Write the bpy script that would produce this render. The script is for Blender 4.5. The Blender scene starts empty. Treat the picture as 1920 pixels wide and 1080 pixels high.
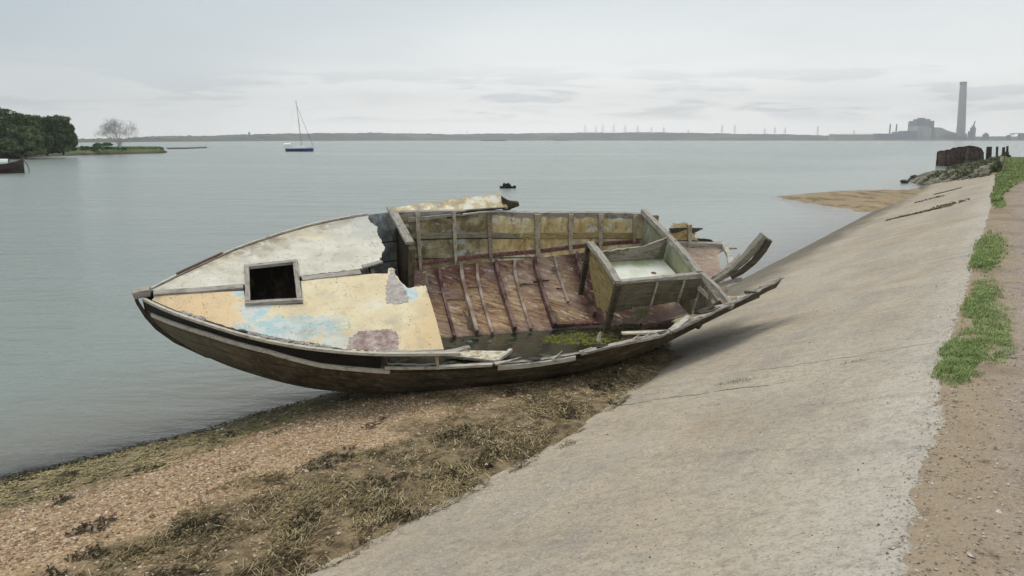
import bpy, bmesh, math, random
import numpy as np
from mathutils import Vector, Matrix, noise as mn
from mathutils.geometry import delaunay_2d_cdt
random.seed(7); rng = np.random.default_rng(7)
S = bpy.context.scene
C = S.collection
R = math.radians
# ------------------------------------------------------------------ camera
F = 1500.0; EYE = 3.0; PITCH = math.atan(278/F)
cd = bpy.data.cameras.new('camera'); cam = bpy.data.objects.new('camera', cd); C.objects.link(cam)
cam.location = (0, 0, EYE); cam.rotation_euler = (math.pi/2-PITCH, 0, 0)
cd.sensor_width = 36; cd.lens = 36*F/1920; cd.clip_start = .05; cd.clip_end = 20000
S.camera = cam
# ------------------------------------------------------------------ light
SUN_EL, SUN_AZ = 62, -50          # azimuth from +Y (ahead), negative = left
w = bpy.data.worlds.new('World'); S.world = w; w.use_nodes = True
sl = bpy.data.lights.new('sun', 'SUN'); sl.energy = 1.5; sl.angle = R(34); sl.color = (1, .93, .82)
so = bpy.data.objects.new('sun', sl); C.objects.link(so)
sv = Vector((math.sin(R(SUN_AZ))*math.cos(R(SUN_EL)), math.cos(R(SUN_AZ))*math.cos(R(SUN_EL)), math.sin(R(SUN_EL))))
so.rotation_euler = sv.to_track_quat('Z', 'Y').to_euler()
S.view_settings.view_transform = 'Standard'; S.view_settings.look = 'None'
S.view_settings.exposure = 0.32; S.view_settings.gamma = 1.0

# ------------------------------------------------------------------ node helper
class N:
    def __init__(s, tree):
        s.t = tree; s.n = tree.nodes; s.l = tree.links; s.n.clear()
    def new(s, typ, ins=None, **kw):
        nd = s.n.new(typ)
        for k, v in kw.items(): setattr(nd, k, v)
        for k, v in (ins or {}).items(): s.set(nd.inputs[k], v)
        return nd
    def set(s, sock, v):
        if hasattr(v, 'is_output') or isinstance(v, bpy.types.NodeSocket): s.l.new(v, sock)
        elif sock.type == 'RGBA' and isinstance(v, (tuple, list)) and len(v) == 3: sock.default_value = (*v, 1)
        else: sock.default_value = v
    def obj(s): return s.new('ShaderNodeTexCoord').outputs['Object']
    def gen(s): return s.new('ShaderNodeTexCoord').outputs['Generated']
    def mapv(s, v, scale=(1,1,1), rot=(0,0,0), loc=(0,0,0)):
        return s.new('ShaderNodeMapping', {0: v, 'Scale': scale, 'Rotation': rot, 'Location': loc}).outputs[0]
    def noise(s, v, scale, detail=4, rough=.55, dist=0):
        return s.new('ShaderNodeTexNoise', {'Vector': v, 'Scale': scale, 'Detail': detail, 'Roughness': rough, 'Distortion': dist}).outputs[0]
    def noisec(s, v, scale, detail=3):
        return s.new('ShaderNodeTexNoise', {'Vector': v, 'Scale': scale, 'Detail': detail}).outputs[1]
    def vor(s, v, scale, out='Distance', feature='F1', rnd=1):
        return s.new('ShaderNodeTexVoronoi', {'Vector': v, 'Scale': scale, 'Randomness': rnd}, feature=feature).outputs[out]
    def m(s, op, a, b=0.0, c=0.0, clamp=False):
        nd = s.new('ShaderNodeMath', {0: a, 1: b, 2: c}, operation=op); nd.use_clamp = clamp
        return nd.outputs[0]
    def ss(s, v, a, b):          # smoothstep a..b -> 0..1
        nd = s.new('ShaderNodeMapRange', {'Value': v, 'From Min': a, 'From Max': b}); nd.interpolation_type = 'SMOOTHSTEP'
        return nd.outputs[0]
    def ramp(s, v, stops):
        nd = s.new('ShaderNodeValToRGB', {0: v}); e = nd.color_ramp.elements
        while len(e) < len(stops): e.new(.5)
        for x, (p, c) in zip(e, stops): x.position = p; x.color = (*c, 1) if len(c) == 3 else c
        return nd.outputs[0]
    def mix(s, f, a, b, mode='MIX'):
        nd = s.new('ShaderNodeMix', data_type='RGBA', blend_type=mode)
        s.set(nd.inputs[0], f); s.set(nd.inputs[6], a); s.set(nd.inputs[7], b); return nd.outputs[2]
    def sep(s, v): return s.new('ShaderNodeSeparateXYZ', {0: v}).outputs
    def comb(s, x, y, z): return s.new('ShaderNodeCombineXYZ', {0: x, 1: y, 2: z}).outputs[0]
    def attr(s, name, out='Fac'): return s.new('ShaderNodeAttribute', attribute_name=name).outputs[out]
    def blob(s, xyz, c, r, n, amt=.5):    # ellipse mask with a torn outline, in the thing's own coordinates
        dx = s.m('DIVIDE', s.m('SUBTRACT', xyz[0], c[0]), r[0]); dy = s.m('DIVIDE', s.m('SUBTRACT', xyz[1], c[1]), r[1])
        d = s.m('SQRT', s.m('ADD', s.m('MULTIPLY', dx, dx), s.m('MULTIPLY', dy, dy)))
        d = s.m('ADD', d, s.m('MULTIPLY', s.m('SUBTRACT', n, .5), amt*2))
        return s.ss(d, 1.04, .96)
    def bump(s, h, strength=.5, dist=.01, normal=None):
        i = {'Height': h, 'Strength': strength, 'Distance': dist}
        if normal is not None: i['Normal'] = normal
        return s.new('ShaderNodeBump', i).outputs[0]
    def out(s, col, rough=.85, normal=None, spec=.3, **kw):
        i = {'Base Color': col, 'Roughness': rough, 'Specular IOR Level': spec}
        if normal is not None: i['Normal'] = normal
        i.update(kw)
        p = s.new('ShaderNodeBsdfPrincipled', i); o = s.new('ShaderNodeOutputMaterial'); s.l.new(p.outputs[0], o.inputs[0]); return p
def mat(name):
    m = bpy.data.materials.new(name); m.use_nodes = True; return m, N(m.node_tree)

# ---- sky: physical sky under a procedural overcast
g = N(w.node_tree)
sky = g.new('ShaderNodeTexSky', sky_type='NISHITA', sun_disc=False, sun_elevation=R(SUN_EL), sun_rotation=R(SUN_AZ))
dirv = g.new('ShaderNodeTexCoord').outputs['Generated']
x, y, z = g.sep(dirv)
zz = g.m('MAXIMUM', z, 0.0)
el = g.m('ADD', zz, .07)
cl = g.comb(g.m('DIVIDE', x, el), g.m('DIVIDE', y, el), g.m('MULTIPLY', zz, 14))
n1 = g.noise(cl, .42, 7, .55, .3)
cl2 = g.comb(g.m('MULTIPLY', x, 5), g.m('MULTIPLY', y, 5), g.m('MULTIPLY', zz, 42))
n2 = g.noise(cl2, 1.35, 6, .55, .35)
n3 = g.noise(g.comb(x, y, g.m('MULTIPLY', zz, 2)), 2.2, 4, .55)
base = g.ramp(zz, [(0, (1.5, 1.5, 1.46)), (.045, (1.28, 1.27, 1.23)), (.10, (.90, .92, .91)), (.19, (.60, .655, .675)), (.5, (.56, .61, .64)), (1, (.66, .70, .73))])
band = g.m('MULTIPLY', g.ss(zz, .015, .035), g.ss(zz, .105, .055))
puff = g.m('MULTIPLY', g.ss(n2, .50, .60), band)
c0 = g.mix(g.m('MULTIPLY', puff, .62), base, (.70, .74, .765))
glow = g.m('MULTIPLY', g.ss(n2, .46, .34), g.m('MULTIPLY', band, .55))
c0 = g.mix(glow, c0, (1.08, 1.07, 1.03))
left = g.ss(g.m('SUBTRACT', x, g.m('MULTIPLY', g.m('SUBTRACT', n3, .5), .5)), .12, -.66)
c0 = g.mix(g.m('MULTIPLY', left, g.m('SUBTRACT', .85, g.m('MULTIPLY', g.ss(zz, .12, .02), .45))), c0, (.31, .39, .445))
c0 = g.mix(g.m('MULTIPLY', g.m('MULTIPLY', g.ss(n1, .45, .75), .4), g.ss(zz, .06, .16)), c0, (.50, .56, .60))
c0 = g.mix(g.m('MULTIPLY', g.ss(n3, .40, .7), .30), c0, (.78, .81, .81))
skyc = g.new('ShaderNodeMix', data_type='RGBA', blend_type='MIX'); g.set(skyc.inputs[0], .93)
sk = g.mix(1.0, sky.outputs[0], (.09, .09, .09), 'MULTIPLY'); g.set(skyc.inputs[6], sk); g.set(skyc.inputs[7], c0)
bg = g.new('ShaderNodeBackground', {0: skyc.outputs[2], 1: 1.0}); wo = g.new('ShaderNodeOutputWorld'); g.l.new(bg.outputs[0], wo.inputs[0])

# ------------------------------------------------------------------ object helpers
def tag(o, label=None, cat=None, group=None, kind=None):
    if label: o['label'] = label
    if cat: o['category'] = cat
    if group: o['group'] = group
    if kind: o['kind'] = kind
    return o
def link(name, verts, faces, mats, parent=None, smooth=False, midx=None):
    me = bpy.data.meshes.new(name); me.from_pydata([tuple(v) for v in verts], [], [tuple(f) for f in faces])
    for m in (mats if isinstance(mats, (list, tuple)) else [mats]): me.materials.append(m)
    if midx is not None: me.polygons.foreach_set('material_index', midx)
    if smooth: me.polygons.foreach_set('use_smooth', [True]*len(me.polygons))
    me.update(); o = bpy.data.objects.new(name, me); C.objects.link(o)
    if parent is not None: o.parent = parent
    return o
def empty(name, loc=(0,0,0), rz=0, mtx=None):
    o = bpy.data.objects.new(name, None); C.objects.link(o)
    if mtx is not None: o.matrix_world = mtx
    else: o.location = loc; o.rotation_euler = (0, 0, rz)
    o.empty_display_size = .1
    return o
def fattr(o, name, vals):
    a = o.data.attributes.new(name, 'FLOAT', 'POINT'); a.data.foreach_set('value', np.asarray(vals, dtype=np.float32))
class MB:
    def __init__(s): s.v = []; s.f = []
    def add(s, vs, fs):
        k = len(s.v); s.v += [tuple(v) for v in vs]; s.f += [tuple(i+k for i in f) for f in fs]
    def box(s, lo, hi):
        (a,b,c),(d,e,f) = lo, hi
        s.add([(a,b,c),(d,b,c),(d,e,c),(a,e,c),(a,b,f),(d,b,f),(d,e,f),(a,e,f)], [(0,3,2,1),(4,5,6,7),(0,1,5,4),(1,2,6,5),(2,3,7,6),(3,0,4,7)])
    def bar(s, pts, wd, th, up=(0,0,1), rag=0.0, seg=.08, taper=(1,1)):
        """a length of timber through pts, resampled and weather-worn"""
        P = [Vector(p) for p in pts]; Q = []
        for a, b in zip(P, P[1:]):
            n = max(1, int((b-a).length/seg)); Q += [a.lerp(b, i/n) for i in range(n)]
        Q.append(P[-1]); up = Vector(up); vs = []; fs = []
        for i, q in enumerate(Q):
            t = (Q[min(i+1, len(Q)-1)]-Q[max(i-1, 0)]).normalized(); sd = t.cross(up).normalized(); u = sd.cross(t).normalized()
            f = taper[0]+(taper[1]-taper[0])*i/max(1, len(Q)-1)
            for sx, sy in ((-1,-1),(1,-1),(1,1),(-1,1)):
                j = rag*(mn.noise(q*9+Vector((sx*3.1, sy*1.7, 0))))
                vs.append(q+sd*(sx*wd/2*f+j)+u*(sy*th/2*f+j*.7))
        for i in range(len(Q)-1):
            for k in range(4): fs.append((4*i+k, 4*i+(k+1) % 4, 4*i+4+(k+1) % 4, 4*i+4+k))
        e = 4*(len(Q)-1); fs += [(3,2,1,0), (e,e+1,e+2,e+3)]
        s.add(vs, fs)
    def tube(s, pts, r, n=8, r2=None):
        P = [Vector(p) for p in pts]; vs = []; fs = []
        for i, q in enumerate(P):
            t = (P[min(i+1, len(P)-1)]-P[max(i-1, 0)]).normalized(); a = t.orthogonal().normalized(); b = t.cross(a)
            rr = r if r2 is None else r+(r2-r)*i/(len(P)-1)
            for k in range(n): vs.append(q+a*rr*math.cos(k*math.tau/n)+b*rr*math.sin(k*math.tau/n))
        for i in range(len(P)-1):
            for k in range(n): fs.append((i*n+k, i*n+(k+1) % n, (i+1)*n+(k+1) % n, (i+1)*n+k))
        fs += [tuple(range(n))[::-1], tuple(range((len(P)-1)*n, len(P)*n))]
        s.add(vs, fs)
    def build(s, name, m, parent=None, smooth=False): return link(name, s.v, s.f, m, parent, smooth)
def jag(outline, amp, step, edges=None, seed=0):
    """subdivide an outline and tear the chosen edges"""
    r = random.Random(seed); out = []
    n = len(outline)
    for i in range(n):
        a = Vector(outline[i]); b = Vector(outline[(i+1) % n]); L = (b-a).length
        if L < 1e-6: continue
        rag = edges is None or i in edges
        k = max(1, int(L/(step if rag else .08))); nr = Vector((-(b-a).y, (b-a).x)).normalized()
        for j in range(k):
            p = a.lerp(b, j/k)
            if rag and j > 0: p = p+nr*(r.uniform(-1, 1)*amp*(.4+abs(mn.noise(Vector((p.x*6, p.y*6, seed)))*2)))
            out.append((p.x, p.y))
    return out
def inpoly(x, y, poly):
    c = False; j = len(poly)-1
    for i in range(len(poly)):
        xi, yi = poly[i]; xj, yj = poly[j]
        if (yi > y) != (yj > y) and x < (xj-xi)*(y-yi)/(yj-yi)+xi: c = not c
        j = i
    return c
def sheet(name, outline, fn, th, mats, parent=None, step=.08, smooth=True):
    """a thick panel: the outline is filled in its own plane, mapped by fn(a,b) and fn(a,b,thickness)"""
    xs = [p[0] for p in outline]; ys = [p[1] for p in outline]; pts = [Vector(p) for p in outline]; n0 = len(pts)
    x = min(xs)+step/2
    while x < max(xs):
        y = min(ys)+step/2
        while y < max(ys):
            q = (x+random.uniform(-.2, .2)*step, y+random.uniform(-.2, .2)*step)
            if inpoly(*q, outline): pts.append(Vector(q))
            y += step
        x += step
    V2, E2, F2, *_ = delaunay_2d_cdt(pts, [(i, (i+1) % n0) for i in range(n0)], [list(range(n0))], 1, 1e-5)
    n = len(V2); top = [fn(v.x, v.y, 0) for v in V2]; bot = [fn(v.x, v.y, th) for v in V2]
    fs = [tuple(f) for f in F2] + [tuple(i+n for i in f[::-1]) for f in F2]; mi = [0]*len(F2)+[1]*len(F2)
    cnt = {}
    for f in F2:
        for a, b in zip(f, list(f[1:])+[f[0]]): cnt[(a, b)] = 1
    for (a, b) in cnt:
        if (b, a) not in cnt: fs.append((b, a, a+n, b+n)); mi.append(min(2, len(mats)-1) if isinstance(mats, (list, tuple)) else 0)
    if not isinstance(mats, (list, tuple)): mats = [mats]
    mi = [min(k, len(mats)-1) for k in mi]
    o = link(name, top+bot, fs, mats, parent, False, mi)
    return o

# ------------------------------------------------------------------ shore frame: u along the embankment, v towards the water
def ray(px, py):
    a = (px-960)/F; b = (540-py)/F
    return Vector((a, math.cos(PITCH)+b*math.sin(PITCH), -math.sin(PITCH)+b*math.cos(PITCH)))
def onz(px, py, z):
    r = ray(px, py); return Vector((0,0,EYE))+r*((z-EYE)/r.z)
U = Vector((.5228, .8525, 0)).normalized(); V = Vector((-U.y, U.x, 0))
def UV(p): return p.x*U.x+p.y*U.y, p.x*V.x+p.y*V.y
def XY(u, v): return (u*U.x+v*V.x, u*U.y+v*V.y)
def itp(x, T): return float(np.interp(x, [a for a, b in T], [b for a, b in T]))
VW = [(-20,9.5),(0,8.2),(3.3,7.37),(4.9,6.92),(6.6,6.62),(8,6.3),(10,5.7),(12,5.15),(15,4.75),(17,4.66),(100,4.66)]
VB = [(-20,4.0),(0,3.7),(3.1,3.38),(4.1,3.18),(5.1,2.95),(6.4,2.95),(8.5,3.1),(10,3.7),(12,4.5),(15,4.9),(17,5.2),(100,5.6)]
def plane(v): return 1.4-.315*(v-.25)
def sst(x, a, b):
    t = min(1, max(0, (x-a)/(b-a))); return t*t*(3-2*t)
def ground(u, v):
    nz = mn.noise(Vector((u*.8, v*.8, 0)))*.03+mn.noise(Vector((u*3, v*3, 4)))*.012
    if v < .25: z = 1.4+nz*.4
    else: z = plane(v)
    if v < .22: pass
    elif v < 12 or True:
        vb, vw = itp(u, VB), itp(u, VW)
        wob = mn.noise(Vector((u*1.3, 7, 2)))*.10+mn.noise(Vector((u*5, 3, 2)))*.04
        vb += wob; 
        if v < vb or u > 16.5: zb = plane(v)-.03-.1*min(1, max(0, vb-v)); 
        else:
            t = (v-vb)/max(.3, (vw-vb)); z0 = plane(vb)
            prof = z0*(1-t**2.2) if t < 1 else -.30*(v-vw)
            wrack = .05*math.exp(-((t-.12)/.1)**2)+.03*math.exp(-((t-.9)/.07)**2)
            zb = prof+.012*min(1, t*8)+nz+wrack*(.6+mn.noise(Vector((u*2.5, v*2.5, 9))))
            zb = max(zb, -1.6)
        z = zb
        # spit
        if 30 < u < 62 and v < 12:
            hw = max(.05, (10.9-v)/5.9*9.5)*(1+.18*mn.noise(Vector((v*1.6, u*.2, 3)))); uc = 45.5-(v-5)*.25
            e = 1-((u-uc)/hw)**2
            z = max(z, -.06+.36*e*min(1, (10.9-v)/3)+nz if e > -1 and v < 10.9 else -9)
        z = max(z, -1.6)
        ue = 46+(v-.5)*3.6
        if u > ue-1 and v < 7.5:
            k = sst(u, ue-1, ue+2)*sst(v, 7.2, 4.8)
            z = z+k*(.32+nz*3+.25*mn.noise(Vector((u*.5, v*.5, 1))))
    if u > 84: z = z+(-1.6-z)*sst(u, 84, 93)
    return z
def material_sand():
    m, g = mat('beach shingle'); p = g.obj(); t = g.attr('t'); uu = g.attr('u'); vv = g.attr('v')
    nb = g.noise(p, 1.6, 5, .6); nf = g.noise(p, 9, 5, .65); nn = g.noise(p, 45, 3, .6)
    cells = g.vor(p, 55, 'Color'); cb = g.sep(cells)[0]
    peb = g.ramp(cb, [(0, (.11,.065,.035)), (.3, (.29,.185,.10)), (.55, (.42,.29,.165)), (.8, (.50,.38,.25)), (1, (.66,.58,.46))])
    peb = g.mix(.35, peb, g.mix(nb, (.27,.17,.085), (.48,.32,.18)))
    algae = g.ramp(nf, [(0, (.02,.02,.012)), (.36, (.06,.052,.025)), (.5, (.17,.14,.07)), (.66, (.30,.25,.14)), (1, (.34,.29,.18))])
    tn = g.m('ADD', t, g.m('MULTIPLY', g.m('SUBTRACT', nb, .5), .42))
    c = g.mix(g.ss(tn, .60, .76), peb, algae)
    weed = g.ramp(nf, [(0, (.03,.022,.012)), (.38, (.09,.065,.035)), (.55, (.24,.18,.10)), (1, (.40,.30,.19))])
    lim = g.m('ADD', .33, g.m('MULTIPLY', g.m('SUBTRACT', g.noise(g.comb(uu, 0, 0), .9, 3), .5), .25))
    c = g.mix(g.ss(g.m('SUBTRACT', tn, lim), .05, -.06), c, weed)
    # dark wet weed along the very edge
    c = g.mix(g.m('MULTIPLY', g.ss(tn, .93, 1.0), g.ss(nf, .56, .44)), c, (.022,.026,.016))
    c = g.mix(g.m('MULTIPLY', g.ss(t, 1.0, 1.15), .6), c, (.16,.14,.11))
    spit = g.ss(uu, 25, 32)
    sb = g.noise(g.mapv(p, (1,.5,1)), 1.1, 7, .75); sc = g.mix(nf, (.20,.145,.08), (.44,.34,.21)); sc = g.mix(g.m('MULTIPLY', g.ss(sb, .48, .60), .8), sc, (.12,.095,.05)); sc = g.mix(g.m('MULTIPLY', g.ss(sb, .42, .34), .6), sc, (.46,.36,.23))
    c = g.mix(spit, c, sc)
    bankc = g.mix(nf, (.06,.06,.04), (.22,.20,.15)); grc = g.mix(nf, (.045,.085,.02), (.11,.15,.05))
    bankc = g.mix(g.ss(g.m('ADD', vv, g.m('MULTIPLY', nb, 2)), 4.2, 2.6), bankc, grc)
    c = g.mix(g.m('MULTIPLY', g.ss(uu, 47, 50), g.ss(g.m('SUBTRACT', uu, g.m('MULTIPLY', vv, 3.6)), 43.5, 44.5)), c, bankc)
    soil = g.mix(nf, (.16,.115,.07), (.30,.225,.15)); c = g.mix(g.ss(vv, .35, .2), c, soil)
    hgt = g.m('ADD', g.vor(p, 55), g.m('MULTIPLY', nf, 1.5))
    g.out(c, .8, g.bump(hgt, .9, .012), .25); return m
def material_concrete():
    m, g = mat('weathered concrete'); p = g.obj(); big = g.noise(p, .35, 3, .5); uu = g.attr('u'); vv = g.attr('v')
    uv = g.comb(uu, vv, 0)
    st = g.noise(g.mapv(uv, (.5, 1.6, 1)), .8, 5, .6); nb = g.noise(p, .5, 4, .55); nf = g.noise(p, 14, 6, .7); ns = g.noise(p, 70, 3, .7)
    c = g.mix(g.ss(nb, .35, .65), (.42,.345,.255), (.445,.39,.31))
    c = g.mix(g.m('MULTIPLY', g.ss(st, .42, .62), .6), c, (.335,.298,.248))
    warm = g.noise(g.mapv(uv, (.7, 1.1, 1), loc=(9,3,0)), .9, 4)
    c = g.mix(g.m('MULTIPLY', g.ss(warm, .55, .7), .5), c, (.35,.275,.19))
    # paler worn crest along the top
    c = g.mix(g.m('MULTIPLY', g.ss(g.m('ADD', vv, g.m('MULTIPLY', g.m('SUBTRACT', st, .5), 1.0)), .95, .2), .75), c, (.50,.465,.405))
    c = g.mix(g.m('MULTIPLY', g.ss(nf, .42, .66), .42), c, (.20,.175,.14))
    sp = g.vor(p, 38); c = g.mix(g.m('MULTIPLY', g.ss(sp, .16, .08), g.ss(g.noise(p, 5, 3), .5, .6)), c, (.09,.085,.08))
    ls = g.vor(g.mapv(p, loc=(3,5,1)), 30); lm = g.ss(g.noise(g.mapv(p, loc=(5,1,0)), 1.1, 4, .7), .53, .66)
    c = g.mix(g.m('MULTIPLY', g.m('MULTIPLY', g.ss(ls, .30, .12), lm), .75), c, (.68,.66,.62))
    bl_ = g.noise(g.mapv(uv, (.9, .9, 1), loc=(3,8,0)), 1.6, 7, .75); c = g.mix(g.m('MULTIPLY', g.ss(bl_, .50, .66), .42), c, (.235,.225,.205)); c = g.mix(g.m('MULTIPLY', g.ss(bl_, .44, .34), .4), c, (.42,.37,.30))
    c = g.mix(g.m('MULTIPLY', g.ss(ns, .56, .75), .5), c, (.56,.51,.43)); c = g.mix(g.m('MULTIPLY', g.ss(ns, .46, .32), .55), c, (.16,.14,.115))
    run = g.noise(g.mapv(uv, (2.6, .35, 1), loc=(2,7,0)), 1.4, 6, .7); c = g.mix(g.m('MULTIPLY', g.ss(run, .50, .68), .24), c, (.17,.145,.11)); c = g.mix(g.m('MULTIPLY', g.ss(run, .44, .32), .25), c, (.47,.43,.36))
    peb_ = g.sep(g.vor(g.mapv(p, loc=(1,1,0)), 75, 'Color'))[0]; c = g.mix(g.m('MULTIPLY', g.ss(peb_, .86, .92), .28), c, (.12,.10,.085)); c = g.mix(g.m('MULTIPLY', g.ss(peb_, .10, .05), .25), c, (.58,.54,.47))
    # construction joints and cracks across the slope
    jn = g.m('MULTIPLY', g.m('SUBTRACT', g.noise(g.comb(vv, g.m('MULTIPLY', uu, .3), 0), 2.2, 4, .65), .5), .34)
    for u0, wd, v0, v1 in ((6.55,.022,1.4,3.2),(7.2,.014,.4,1.9),(30,.03,1,2),(9.6,.02,2.0,3.9),(13.6,.018,.2,1.8),(15.5,.03,3.3,5),(20.4,.03,.2,5),(27.6,.06,.4,3.6),(34,.05,.2,4.5),(40,.06,.2,4)):
        d = g.m('ABSOLUTE', g.m('SUBTRACT', g.m('ADD', uu, jn), u0+.0))
        k = g.m('MULTIPLY', g.ss(d, wd, wd*.3), g.m('MULTIPLY', g.ss(vv, v0-.2, v0+.2), g.ss(vv, v1+.2, v1-.2)))
        k = g.m('MULTIPLY', k, g.ss(g.noise(uv, 3.3, 3), .36, .46))
        c = g.mix(g.m('MULTIPLY', k, .8), c, (.055,.045,.03))
    # damp, darker foot where the tide reaches
    wet = g.ss(g.m('ADD', vv, g.m('MULTIPLY', g.m('SUBTRACT', st, .5), 1.2)), 3.3, 4.4)
    c = g.mix(g.m('MULTIPLY', wet, g.m('MULTIPLY', g.ss(uu, 9, 13), .75)), c, (.085,.075,.055))
    h = g.m('ADD', nf, g.m('MULTIPLY', ns, .5))
    g.out(c, .9, g.bump(h, .6, .006), .2); return m
def material_path():
    m, g = mat('gravel path'); p = g.obj(); vv = g.attr('v'); uu = g.attr('u')
    nb = g.noise(p, .9, 4); nf = g.noise(p, 12, 6, .7); cb = g.sep(g.vor(p, 60, 'Color'))[0]
    c = g.ramp(cb, [(0, (.14,.10,.08)), (.4, (.26,.20,.165)), (.8, (.34,.275,.235)), (1, (.48,.42,.37))])
    c = g.mix(.55, c, g.mix(nf, (.27,.22,.175), (.49,.42,.35)))
    sand = g.mix(nf, (.22,.165,.10), (.48,.38,.26))
    ve = g.m('ADD', vv, g.m('MULTIPLY', g.m('SUBTRACT', g.noise(g.comb(uu, g.m('MULTIPLY', vv, 2), 0), 1.7, 5, .65), .5), .7))
    c = g.mix(g.m('MULTIPLY', g.ss(ve, -.30, .02), .75), c, sand)
    c = g.mix(g.m('MULTIPLY', g.ss(nb, .5, .62), .35), c, (.15,.105,.07)); dk = g.noise(p, 6, 6, .75); c = g.mix(g.m('MULTIPLY', g.ss(dk, .54, .68), .6), c, (.09,.065,.045)); c = g.mix(g.m('MULTIPLY', g.ss(dk, .44, .34), .35), c, (.44,.37,.29))
    lv = g.m('ADD', vv, g.m('MULTIPLY', g.m('SUBTRACT', g.noise(p, .7, 5), .5), 1.2)); c = g.mix(g.ss(lv, -2.8, -3.2), c, g.mix(nf, (.05,.09,.02), (.15,.20,.07)))
    grn = g.ss(g.noise(p, 4, 4), .56, .66)
    c = g.mix(g.m('MULTIPLY', grn, g.m('MULTIPLY', g.ss(uu, 22, 34), .9)), c, (.07,.11,.03))
    g.out(c, .95, g.bump(g.m('ADD', nf, g.vor(p, 60)), .8, .012), .15); return m
MS, MC, MP = material_sand(), material_concrete(), material_path()
def gridmesh(name, us, vs, zf, m, extra=True, parent=None):
    verts = []; au = []; av = []; at = []
    for u in us:
        vb, vw = itp(u, VB), itp(u, VW)
        for v in vs:
            x, y = XY(u, v); verts.append((x, y, zf(u, v))); au.append(u); av.append(v); at.append((v-vb)/(vw-vb) if u < 16.5 else 0)
    n = len(vs); fs = [(i*n+j, i*n+n+j, i*n+n+j+1, i*n+j+1) for i in range(len(us)-1) for j in range(n-1)]
    o = link(name, verts, fs, m, parent, True)
    fattr(o, 'u', au); fattr(o, 'v', av); fattr(o, 't', at); return o
def steps(*segs):
    out = []
    for a, b, s in segs: out += list(np.arange(a, b, s))
    return out+[segs[-1][1]]
us = steps((-300,-20,40),(-20,0,2),(0,2,.2),(2,12,.055),(12,30,.25),(30,64,.35),(64,96,.8),(96,150,9),(150,600,90))
vs = steps((-400,-20,60),(-20,-2,3),(-2,0,.4),(0,2.5,.12),(2.5,8.5,.055),(8.5,12,.25),(12,20,1.6),(20,500,80))
tag(gridmesh('ground', us, vs, lambda u, v: ground(u, v)-(.03 if v < .2 else 0), MS), kind='structure')
def edge(u): return .19+.06*sst(u, 4, 8)+.05*mn.noise(Vector((u*1.1, 0, 5)))+.035*mn.noise(Vector((u*5.3, 0, 5)))+.015*mn.noise(Vector((u*17, 0, 5)))
# concrete slope: a sheet whose upper edge is ragged
us2 = steps((-20,1,.8),(1,13,.06),(13,26,.2),(26,66,.4)); rows = steps((0,.3,.05),(.3,6.0,.15),(6,7,.5))
vv_, ff_, au, av = [], [], [], []
for u in us2:
    e0 = edge(u)-.10
    for k, r_ in enumerate(rows):
        v = e0+r_; z = min(plane(v), 1.4)+.006+.007*mn.noise(Vector((u*1.2, v*1.2, 3)))*min(1,max(0,(v-.35)*4))+.003*mn.noise(Vector((u*9, v*9, 3)))
        if k == 0: z += .0
        uu_ = min(u, 46+(v-.5)*3.6+.8*mn.noise(Vector((v*2, 0, 0))))
        x, y = XY(uu_, v); vv_.append((x, y, z)); au.append(uu_); av.append(v)
n = len(rows); ff_ = [(i*n+j, i*n+n+j, i*n+n+j+1, i*n+j+1) for i in range(len(us2)-1) for j in range(n-1)]
o = link('embankment_slope', vv_, ff_, MC, None, True); fattr(o, 'u', au); fattr(o, 'v', av); tag(o, kind='structure')
# path
us3 = steps((-300,-20,40),(-20,1,1),(1,8,.022),(8,16,.05),(16,30,.2),(30,88,1)); r3 = steps((0,.16,.02),(.16,.6,.07),(.6,4,.35),(4,300,60))
vv_, au, av = [], [], []
for u in us3:
    e0 = edge(u)+.02+.03*mn.noise(Vector((u*11, 3, 3)))+.022*mn.noise(Vector((u*37, 3, 3)))
    for r_ in r3:
        v = e0-r_; z = (1.4 if v < .25 else plane(v))+.004+.012*min(1, r_*5)+(.014*mn.noise(Vector((u*2, v*2, 8)))+.008*mn.noise(Vector((u*8, v*8, 8))))*min(1, r_*3)+.004*(r_ > 0)
        if u > 84: z -= sst(u, 84, 93)*3
        x, y = XY(u, v); vv_.append((x, y, z)); au.append(u); av.append(v)
n = len(r3); ff_ = [(i*n+j, i*n+j+1, i*n+n+j+1, i*n+n+j) for i in range(len(us3)-1) for j in range(n-1)]
o = link('path', vv_, ff_, MP, None, True); fattr(o, 'u', au); fattr(o, 'v', av); tag(o, kind='structure')

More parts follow.
